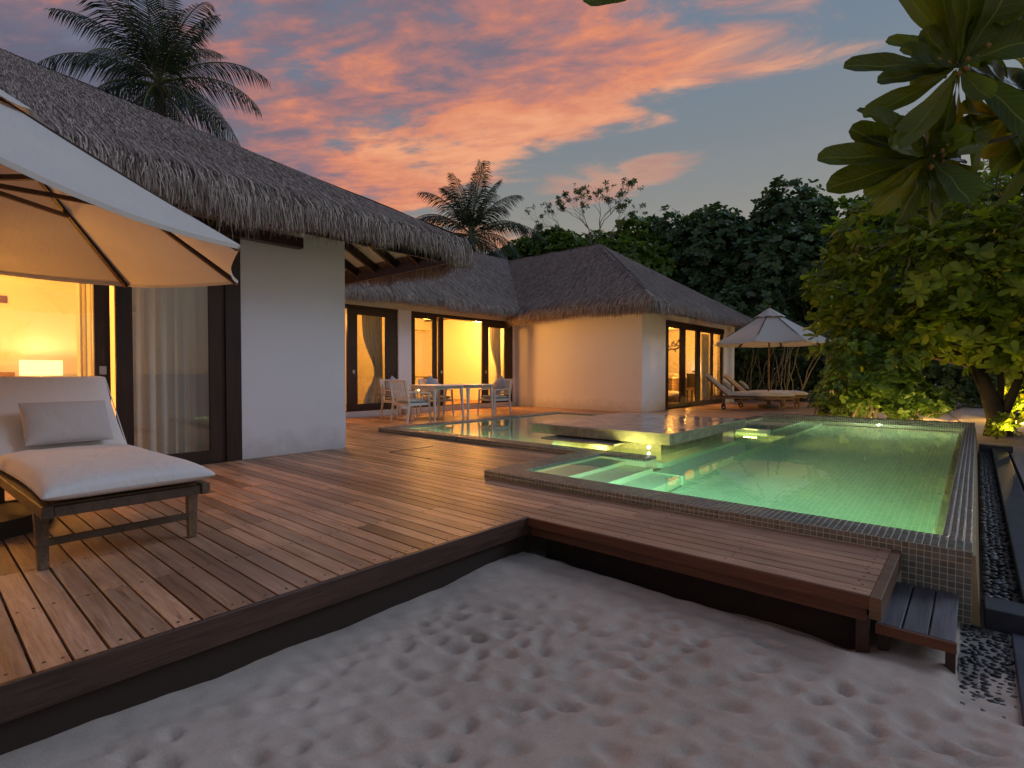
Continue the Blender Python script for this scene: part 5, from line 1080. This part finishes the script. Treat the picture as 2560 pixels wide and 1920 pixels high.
def blobs_in(cx, cy, cz, rx, ry, rz, n, seed, k=0.42):
    r = random.Random(seed); o = []
    for _ in range(n):
        a = r.uniform(0, 6.28); e = r.uniform(-0.6, 1.0); q = r.uniform(0.35, 0.72)
        s = r.uniform(0.8, 1.25) * k; o.append((cx + rx * q * math.cos(a) * math.cos(e), cy + ry * q * math.sin(a) * math.cos(e), cz + rz * q * math.sin(e) * 1.1, rx * s, ry * s, rz * s * 0.9))
    return o
GZ = -0.1
TR = [  # x, y, crown z, rx, ry, rz, lobes, rosettes, leaf, material, label
    (-18.8, 19.6, 5.4, 3.0, 2.6, 2.2, 11, 2000, .30, 'leaf_mid', 'low green tree just right of the far palm above the wing roof'),
    (-16.3, 21.5, 5.7, 3.2, 2.6, 2.8, 12, 2300, .28, 'leaf_mid', 'light green leafy tree behind the ridge of the pool villa'),
    (-13.4, 22.8, 5.9, 3.0, 2.6, 2.8, 12, 2300, .27, 'leaf_mid', 'green tree behind the roof peak under the bare branches'),
    (-10.6, 25.0, 5.6, 3.1, 2.8, 4.0, 16, 4300, .27, 'leaf_dark', 'tall dark tree, the left one of the two darkest and tallest'),
    (-7.6, 26.5, 5.7, 3.2, 2.8, 4.0, 16, 4300, .27, 'leaf_dark', 'tall dark tree, the right one of the two darkest and tallest'),
    (-4.6, 25.0, 4.6, 3.0, 2.6, 2.9, 12, 2600, .25, 'leaf_dark', 'dark green tree between the tallest dark tree and the bright shrub'),
    (-7.6, 23.2, 2.6, 2.6, 1.8, 2.3, 10, 1900, .20, 'leaf_dark', 'round-leaved dark bush directly behind the far parasol'),
    (-2.4, 27.5, 5.4, 3.6, 3.0, 3.4, 14, 2600, .30, 'leaf_mid', 'green tree rising behind the big bright shrub'),
    (2.2, 29.0, 5.2, 4.2, 3.4, 4.2, 14, 2600, .32, 'leaf_mid', 'green tree at the right edge behind the palm fronds'),
    (-11.5, 24.0, 2.5, 3.6, 1.8, 2.6, 10, 1800, .24, 'leaf_dark', 'dark thicket low behind the roof of the pool villa')]
for k, (x, y, z, rx, ry, rz, nb_, nr, lf, mm, lab) in enumerate(TR):
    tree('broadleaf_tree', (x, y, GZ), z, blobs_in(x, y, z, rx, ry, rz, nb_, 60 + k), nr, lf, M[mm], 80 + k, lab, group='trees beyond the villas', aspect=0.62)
# dense dark backing of the garden: far wood behind everything, one mass
g_ = [(x, 33 + 1.5 * math.sin(x), 2.2 + 0.8 * math.sin(x * 1.7), 3.2, 2.2, 3.0) for x in np.arange(-26, 14, 2.4)]
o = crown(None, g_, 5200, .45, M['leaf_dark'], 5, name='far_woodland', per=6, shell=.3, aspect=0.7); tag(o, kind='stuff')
# bare tree
bt = thing('bare_tree', (-13.8, 21.6, GZ), 'nearly bare tree with crooked twigs and few leaf tufts above the villa roof', 'tree'); r = random.Random(4); g = MB(); tw = MB(); tips = []
def grow(p, d, L, rad, dep):
    q = p + d * L; mid = (p + q) / 2 + Vector((r.uniform(-1, 1), r.uniform(-1, 1), r.uniform(-1, 1))) * L * 0.10; (g if dep < 3 else tw).tube([p, mid, q], [rad, rad * .85, rad * .68], 5 if dep < 4 else 3, False)
    if dep >= 7: tips.append(q); return
    for _ in range(2 if r.random() < 0.72 else 3):
        nd_ = (d + Vector((r.uniform(-1, 1), r.uniform(-1, 1), r.uniform(-.55, .75))) * 0.62).normalized(); nd_.z = max(nd_.z, -0.25); grow(q, nd_, L * r.uniform(.62, .86), rad * .62, dep + 1)
    if dep > 4 and r.random() < .3: tips.append(q)
g.tube([(-13.8, 21.6, GZ), (-13.8, 21.6, 7.0)], [0.12, 0.06], 8); 
for d0 in ((-.7, -.5, .55), (-.15, -.1, 1), (.6, .5, .5), (.35, .1, .9)): grow(Vector((-13.8, 21.6, 6.9)), Vector(d0).normalized(), 0.95, 0.036, 1)
g.build('trunk', M['twig'], bt); tw.build('twigs', M['twig'], bt, kind='stuff')
tp = [t_ for t_ in tips if r.random() < .16]; crown(bt, [(p.x, p.y, p.z, .10, .10, .10) for p in tp], len(tp) * 3, .13, M['leaf_dark'], 9, per=5, name='leaf_tufts', shell=.1)

# palms
def frond(name, parent, base, az, el, L, seed, droop=1.0, leaf=0.55, m='frond', nl=50):
    r = random.Random(seed); d = Vector((math.cos(az) * math.cos(el), math.sin(az) * math.cos(el), math.sin(el))); pts = [Vector(base)]; n = 16; dd = d.copy()
    for i in range(n):
        dd = (dd + Vector((0, 0, -0.055 * droop * (0.4 + i / n * 1.5)))).normalized(); pts.append(pts[-1] + dd * L / n)
    g = MB(); g.tube(pts, [0.035 * (1 - i / n * 0.88) for i in range(n + 1)], 5, True)
    ra = g.build('rachis', M['rachis'], parent)
    side0 = Vector((-math.sin(az), math.cos(az), 0)); V = []; F = []; RR = []
    for i in range(nl * 2):
        s = 1 if i % 2 else -1; f = 0.10 + 0.90 * (i // 2) / (nl - 1); k = min(int(f * n), n - 1); p = pts[k].lerp(pts[k + 1], f * n - k if k < n else 0); t = (pts[k + 1] - pts[k]).normalized()
        up = side0.cross(t).normalized(); up = up if up.z > 0 else -up
        ll = leaf * (0.35 + 0.65 * math.sin(math.pi * min(f * 0.9 + .12, 1)) ) * r.uniform(.85, 1.1); dv = (side0 * s * 0.8 + t * 0.75 - up * r.uniform(0.05, 0.35) - Vector((0, 0, 0.25 * droop))).normalized()
        w = up.cross(dv).normalized() * 0.018; w = t * 0.019; q1 = p + dv * ll * .55; q2 = p + dv * ll - Vector((0, 0, ll * 0.22 * droop)) ; o = len(V)
        V += [p - w * .6, p + w * .6, q1 - w, q1 + w, q2]; F += [(o, o + 1, o + 3, o + 2), (o + 2, o + 3, o + 4, o + 4)]; c = r.uniform(0, .9); RR += [c]
    V = np.array([tuple(v) for v in V]); me = bpy.data.meshes.new(name); b0 = Vector(V.min(0)); me.from_pydata((V - np.array(b0)).tolist(), [], [f if f[2] != f[3] else f[:3] for f in F])
    a = me.attributes.new('rnd', 'FLOAT', 'FACE'); a.data.foreach_set('value', np.repeat(RR, 2)); me.materials.append(M[m]); fo = place(me, name, b0, parent)
    fo.location = Vector(b0) - OFF[parent.name]; return fo
def palm(loc, crown_at, n, L, seed, label, spec=None, leaf=0.6, nuts=True):
    t = thing('coconut_palm', loc, label, 'palm tree', 'coconut palms'); r = random.Random(seed); c = Vector(crown_at)
    pts = [Vector(loc).lerp(c, i / 8) + Vector((math.sin(i * .8) * .08, 0, 0)) for i in range(9)]; g = MB(); g.tube(pts, [0.24 - 0.012 * i for i in range(9)], 10); g.build('trunk', M['bark'], t, smooth=True)
    for k in range(n):
        f = k / (n - 1); el = R(84 - 118 * f ** 1.05 + r.uniform(-6, 6)); az = k * 2.39996 + r.uniform(-.2, .2)
        frond('frond', t, c + Vector((0, 0, 0.15 - .3 * f)), az, el, L * r.uniform(.82, 1.05) * (0.88 + .12 * math.sin(math.pi * f)), seed * 50 + k, 1.05 + f * .9, leaf)
    if nuts:
        for k in range(5): g = MB(); a = k * 1.25; g.lathe([(0.02, -.13), (.09, -.07), (.11, 0), (.08, .08), (.02, .11)], 10, (c.x + .22 * math.cos(a), c.y + .22 * math.sin(a), c.z - .28)); g.build('coconut', M['rachis'], t, smooth=True)
    return t
palm((-19.4, 5.6, -.3), (-18.66, 5.2, 9.75), 30, 3.25, 3, 'tall coconut palm rising behind the roof of the beach villa', leaf=.85)
palm((-17.5, 18.2, -.2), (-17.3, 17.0, 7.25), 32, 3.5, 7, 'coconut palm rising behind the wing between the two villas', leaf=.8)
palm((-18.2, 22.3, -.2), (-17.6, 22.0, 6.6), 14, 2.6, 9, 'small far palm half hidden right of the middle palm', leaf=.5, nuts=False)
palm((3.6, 13.5, -.2), (2.3, 14.0, 5.2), 12, 2.6, 12, 'fan of palm fronds entering at the right edge', leaf=.8, nuts=False)

# big bright shrub behind the pool corner with a thick dark trunk
sc = thing('beach_shrub', (0.25, 13.6, -.1), 'big bright green shrub with thick dark trunk behind the pool\'s right corner', 'shrub'); r = random.Random(2); g = MB()
g.tube([(0.34, 13.3, -.15), (0.30, 13.4, 0.15), (0.16, 13.5, .7), (-0.1, 13.7, 1.4)], [0.24, .15, .12, .09], 12); g.tube([(0.31, 13.4, 0.0), (0.52, 13.5, .6), (0.75, 13.8, 1.5)], [.10, .07, .06], 10); g.tube([(0.28, 13.4, 0.0), (0.36, 13.6, .7), (0.30, 13.8, 1.7)], [.08, .05, .04], 8); g.tube([(0.75, 13.2, -.15), (0.80, 13.3, .7), (0.70, 13.5, 1.6)], [.05, .04, .03], 8); g.build('trunk', M['bark_dark'], sc, smooth=True)
SB = [(-0.4, 13.7, 2.9, 1.5, 1.3, 1.25), (-1.8, 14.2, 2.9, 1.2, 1.1, 1.1), (1.0, 14.2, 3.1, 1.3, 1.2, 1.4), (-1.5, 14.0, 4.0, 1.1, 1.0, .75), (0.0, 14.4, 4.2, 1.3, 1.1, .85), (-2.2, 14.2, 1.9, .75, .8, .8), (-0.4, 13.4, 1.9, 1.0, .8, .6), (0.9, 13.6, 1.8, .9, .8, .8), (1.9, 14.6, 2.8, 1.2, 1.1, 1.5), (-1.4, 13.9, 2.0, .9, .8, .6), (0.25, 13.0, 1.35, .45, .4, .35), (1.5, 13.9, 1.2, .6, .6, .5)]
for b in SB: g = MB(); g.tube(limb_pts((0.1, 13.7, 1.1), b[:3], .2, 5, r), [.06, .05, .04, .03, .025, .015], 6); g.build('limb', M['bark'], sc, smooth=True)
crown(sc, SB, 1600, .23, M['leaf_bright'], 14, per=8, shell=.62, aspect=0.5)
g = MB()
for k in range(90):
    a = Vector((r.uniform(-2.2, 1.8), r.uniform(12.8, 13.8), r.uniform(2.2, 4.9))); g.tube(limb_pts(a, a + Vector((r.uniform(-.7, .7), r.uniform(-.4, .2), r.uniform(-.25, .6))), .12, 4, r), .008, 4, False)
g.build('bare_twigs', M['twig'], sc, kind='stuff')
# darker round-leaved shrub beside it and low ones at the edge of the deck
def shrub(loc, blobs, n, leaf, m, seed, label, stems=6, **k):
    t = thing('garden_shrub', loc, label, 'shrub', 'garden shrubs round the pool'); r = random.Random(seed); g = MB()
    for _ in range(stems):
        b = r.choice(blobs); g.tube(limb_pts((loc[0] + r.uniform(-.25, .25), loc[1] + r.uniform(-.15, .15), loc[2]), b[:3], .1, 4, r), [.022, .018, .015, .012, .008], 5)
    g.build('stems', M['twig'], t); crown(t, blobs, n, leaf, m, seed, **k); return t
shrub((-1.75, 12.95, -.1), [(-2.0, 13.1, .85, .50, .45, .50), (-1.5, 13.0, .75, .45, .4, .45), (-1.2, 13.1, 1.25, .5, .45, .35), (-1.9, 13.2, 1.45, .55, .5, .4), (-2.3, 13.3, .5, .35, .3, .4), (-1.75, 13.1, .35, .45, .3, .25)], 620, .115, M['leaf_mid'], 21, 'bushy mid green shrub left of the pool lamp at the deck end', 14, per=6, aspect=.75)
shrub((-0.95, 13.1, -.1), [(-1.0, 13.2, .6, .35, .35, .4), (-.7, 13.2, .45, .40, .3, .25), (-1.15, 13.1, .25, .3, .25, .2)], 350, .10, M['leaf_mid'], 22, 'low round-leaved shrub lit from the garden lamp', 8, per=6, aspect=.8)
shrub((-2.55, 13.6, 0), [(-2.6, 13.7, .35, .28, .25, .25), (-2.4, 13.8, .2, .25, .2, .15)], 110, .10, M['leaf_dark'], 23, 'small dark plant at the foot end of the far sunbeds', 4, per=6)
shrub((0.45, 12.8, -.1), [(0.42, 12.7, .12, .14, .12, .12), (0.3, 12.75, .05, .12, .1, .1)], 26, .13, M['leaf_bright'], 24, 'small seedling at the foot of the thick trunk', 3, per=6)
shrub((1.6, 17.5, -.1), [(1.3, 17.5, .5, .8, .6, .6), (2.2, 17.8, .9, 1.0, .8, .9), (0.9, 18.0, .3, .6, .5, .4)], 700, .20, M['leaf_bright'], 25, 'bright yellow-lit shrub at the right edge beside the path', 10, per=6)
shrub((2.4, 15.0, -.1), [(2.2, 15.0, 1.4, .9, .7, 1.0), (2.8, 15.4, .6, .8, .7, .7)], 600, .20, M['leaf_mid'], 26, 'dark green shrub filling the right edge below the palm fronds', 8, per=6)
# stems of the thicket behind the loungers
th_ = thing('stem_thicket', (-4.6, 20.5, 0), 'thicket of bare crooked stems in the dark behind the far sunbeds', 'thicket'); r = random.Random(8)
for k in range(46):
    x = r.uniform(-6.9, -2.3); y = r.uniform(19.6, 21.6) - 0.2 * (x + 4); g = MB(); g.tube(limb_pts((x, y, 0), (x + r.uniform(-.5, .9), y + r.uniform(-.3, .5), r.uniform(1.7, 2.6)), .06, 6, r), [.020, .019, .018, .016, .014, .012, .010], 6); g.build('stem', M['twig'], th_, smooth=True)
crown(th_, [(x, 21.6 + .2 * math.sin(x * 3), 2.2, .9, .8, .55) for x in np.arange(-7, -1.5, .8)], 1500, .17, M['leaf_dark'], 41, per=6); crown(th_, [(x, 23.6, 1.0, 1.0, .7, 1.1) for x in np.arange(-9, 2, .9)], 1900, .2, M['leaf_dark'], 42, per=6, name='dark_foliage')
def bollard(x, y, p, label, z=-.1):
    t = thing('garden_spotlight', (x, y, z), label, 'garden lamp', 'garden lamps'); g = MB(); g.lathe([(.012, 0), (.012, .10)], 8, (x, y, z)); g.build('spike', M['black'], t); g = MB(); g.lathe([(.03, .10), (.045, .12), (.045, .17), (.04, .175)], 14, (x, y, z)); g.build('housing', M['black'], t); g = MB(); g.lathe([(.036, .176), (.02, .18)], 14, (x, y, z)); g.build('lens', M['lens_warm'], t)
    point('lamp', (x, y, z + .26), p * 2.2, (1.0, .60, .16), .02, t)
bollard(-1.35, 13.55, 26, 'warm garden spotlight hidden low in the shrubs behind the pool lamp'); bollard(1.0, 17.0, 60, 'warm garden spotlight at the right edge under the lit shrub'); bollard(-3.0, 19.6, 26, 'warm garden spotlight among the bare stems behind the sunbeds', 0.0); bollard(-0.7, 16.5, 12, 'warm garden spotlight lighting the sand path behind the shrubs')
for x_, y_, p_ in ((-1.75, 12.42, 8), (-0.75, 12.45, 14), (0.45, 12.5, 8)):  # uplights sunk out of sight, added to brighten the shrubs
    t_ = thing('added_uplight', (x_, y_, -.1), {-1.75: 'unseen uplight added behind the far curb to light the mid green shrub', -0.75: 'unseen uplight added behind the far curb to light the bright shrub', 0.45: 'unseen uplight added to light the leaves round the thick trunk'}[x_], 'garden lamp', 'garden lamps'); g = MB(); g.lathe([(.05, -.09), (.05, .0), (.04, .004)], 16, (x_, y_, 0)); g.build('housing', M['black'], t_)
    area('lamp', (x_, y_, .01), (0.05, 0.75, 1), p_, (1.0, .66, .16), .08, parent=t_)
# bent dead stalk over the pool edge
ds = thing('dead_stalk', (-.9, 12.6, -.1), 'thin dead stalk bent in an arch behind the pool edge', 'stalk'); g = MB(); g.tube([(-0.95 + .085 * i, 12.75 - .02 * i, -.1 + .36 * math.sin(math.pi * i / 11)) for i in range(12)], .008, 5); g.build('stalk', M['bark'], ds)

# near branch of big spoon leaves hanging in from the upper right
nb_ = thing('leafy_branch', (0.15, 1.25, 2.05), 'near branch of large glossy spoon-shaped leaves hanging in at the upper right', 'branch'); r = random.Random(6)
FWD = Vector((-math.sin(R(41.15)), math.cos(R(41.15)), 0)); RT = Vector((math.cos(R(41.15)), math.sin(R(41.15)), 0)); UP = Vector((0, 0, 1)); C0 = Vector((0, 0, 1))
def LP(a, b, k): return C0 + FWD * k + RT * a * k + UP * (b - 0.02) * k     # a point of the branch, laid out from the eye height of the path
def big_leaf(p, tip, width, roll, seed, curl=0.12):
    r = random.Random(seed); d = tip - p; Ln = d.length; d.normalize(); n = (FWD * -1 + UP * 0.3 + RT * roll).normalized(); s = n.cross(d).normalized(); n = d.cross(s); nu, nv = 8, 14
    g = MB(); w0 = width
    def prof(v): return (0.10 + 0.9 * (math.sin(min(v / 0.74, 1) * math.pi / 2)) ** 1.6) if v < .74 else math.sqrt(max(0, 1 - ((v - .74) / .27) ** 2)) 
    cv = r.uniform(-1, 1)
    def f(u, v):
        a = (u - .5) * 2; w = prof(v) * w0 / 2; return p + d * (v * Ln) + s * (a * w + cv * .04 * Ln * math.sin(v * 3.1)) + n * (-curl * Ln * v * v + abs(a) ** 1.3 * w * 0.35 + 0.002 * math.sin(v * 16 + a * 2))
    g.grid(f, nu, nv, r.random()); return g.build('leaf', M['leaf_near'], nb_, smooth=True, uv=[(i / nu, j / nv) for j in range(nv + 1) for i in range(nu + 1)])
def rosette(c, tips, k, seed, w=0.056):
    rr_ = random.Random(seed * 7); tips = [(a, b if b > .38 else .38 - (.38 - b) * .45, kk, ww) for a, b, kk, ww in tips]
    a0 = sum(t_[0] for t_ in tips) / len(tips); b0 = sum(t_[1] for t_ in tips) / len(tips)
    for q in range(9): an = rr_.uniform(0, 6.28); ra = rr_.uniform(.07, .12); tips.append((a0 + ra * math.cos(an), max(b0 + ra * math.sin(an), .31), k * rr_.uniform(.96, 1.1), rr_.uniform(.6, .9)))
    for i, (a, b, kk, ww) in enumerate(tips): big_leaf(c + (LP(a, b, kk) - c) * 0.04, LP(a, b, kk), w * ww, random.Random(seed + i).uniform(-.9, .9), seed * 31 + i, random.Random(seed + i).uniform(-.05, .18))
K = 0.95
A_c = LP(0.83, 0.59, K); B_c = LP(0.775, 0.425, K)
rosette(A_c, [(.765, .66, .97, .7), (.68, .565, 1.02, .7), (.76, .31, .98, .7), (.84, .33, 1.0, .8), (.94, .70, .97, .9), (.72, .74, 1.02, .8), (.82, .74, 1.0, .9), (.94, .52, .98, .9), (.625, .60, .93, .75), (.70, .645, .98, .7), (.655, .50, .95, .75), (.71, .43, .9, .9), (.80, .36, .92, .9), (.74, .56, 1.0, .6), (.86, .80, .9, 1.7), (.745, .84, .95, 1.2), (.97, .80, .88, 1.6), (1.02, .66, .9, 1.3), (.98, .46, .92, 1.0), (.90, .38, .95, .95), (.78, .70, 1.05, .8), (1.0, .56, 1.0, 1.0), (.92, .88, 1.0, 1.2)], K, 3)
rosette(B_c, [(.64, .40, 1.0, .8), (.70, .36, 1.02, .8), (.72, .49, .98, .7), (.83, .33, 1.0, .8), (.84, .42, 1.0, .8), (.77, .27, 1.0, .7), (.68, .43, 1.03, .8), (.575, .425, .92, .85), (.595, .36, .94, .95), (.63, .475, .98, .9), (.655, .525, 1.0, .6), (.69, .52, .9, .9), (.66, .31, .93, .8), (.70, .265, .9, .75), (.745, .215, .92, .75), (.80, .19, .96, .8), (.86, .29, .9, 1.05), (.885, .37, .98, .9), (.80, .50, .95, .8), (.86, .47, .9, .8), (.72, .45, .88, .9)], K, 9)
D_c = LP(1.0, .50, 1.0); rosette(D_c, [(.94, .28, 1.0, .9), (1.02, .26, .95, .9), (.90, .40, 1.02, .9), (1.08, .36, 1.0, 1.0), (1.05, .62, 1.0, 1.0), (.96, .62, 1.03, .9)], K, 15)
E_c = LP(1.02, .80, 1.0); rosette(E_c, [(.90, .70, 1.02, 1.1), (.88, .84, 1.0, 1.2), (1.0, .62, 1.0, 1.2), (.80, .86, 1.03, 1.0), (.95, .95, 1.0, 1.1), (1.1, .7, 1.0, 1.2)], K, 25)
F_c = LP(.95, .74, .96); rosette(F_c, [(.86, .62, 1.0, 1.0), (.90, .84, .93, 1.5), (1.0, .86, .95, 1.5), (1.04, .74, .93, 1.4), (.84, .76, .98, 1.1), (.98, .62, .96, 1.2), (.91, .66, .92, 1.0), (.80, .82, 1.0, 1.1)], K, 37)
G_c = LP(.92, .50, 1.0); rosette(G_c, [(.86, .60, 1.0, .9), (.96, .58, 1.0, .9), (1.0, .50, .98, .9), (.98, .42, 1.0, .9), (.88, .42, 1.02, .8), (.84, .52, 1.0, .8)], K, 41)
g = MB(); g.tube([LP(1.15, .75, 1.02), LP(1.0, .68, 1.0), A_c], [.004, .0035, .003], 8); g.tube([LP(1.1, .55, 1.02), LP(.93, .46, .98), B_c], [.004, .0035, .003], 8); g.tube([LP(1.15, .95, 1.02), E_c], [.012, .008], 8); g.tube([LP(1.2, .5, 1.02), D_c], [.012, .008], 8); g.build('twig', M['bark'], nb_, smooth=True)
for k in range(46):
    c = (A_c if k % 2 else B_c) + Vector((r.gauss(0, .022), r.gauss(0, .02), r.gauss(0, .018))); g = MB(); q = r.uniform(.003, .0055); g.lathe([(q * .3, -q), (q, 0), (q * .3, q)], 7, tuple(c)); g.build('berry', M['fruit'], nb_, smooth=True)
for k in range(4):
    a = LP(.79 + .06 * k, .36 + .02 * k, .95); g = MB(); g.tube([a, a + Vector((-.004, 0, -.03)), a + Vector((.004, 0, -.05))], .0016, 5); g.build('stalk', M['bark'], nb_)
lone = big_leaf(LP(.30, .76, .9), LP(.13, .725, .92), .10, 0.2, 77, .05)
sp_ = thing('ground_seedling', (0.35, 1.5, -.33), 'few green leaves poking in at the lower right corner of the sand', 'seedling'); r = random.Random(3)
pos = np.array([(0.28, 1.62, -.12)] * 4); dv = np.array([(-.4, .1, -.1), (-.2, .3, .2), (.3, .1, .3), (-.3, -.3, .1)]); g = MB(); g.arr(*leaves(pos, dv, np.array([(0, 0, 1.)] * 4) + .2, np.full(4, .09), np.full(4, .05), np.full(4, .6))); g.build('leaves', M['leaf_near'], sp_)
g = MB(); g.tube([(0.28, 1.62, -.36), (0.28, 1.62, -.12)], .003, 5); g.build('stem', M['bark'], sp_)
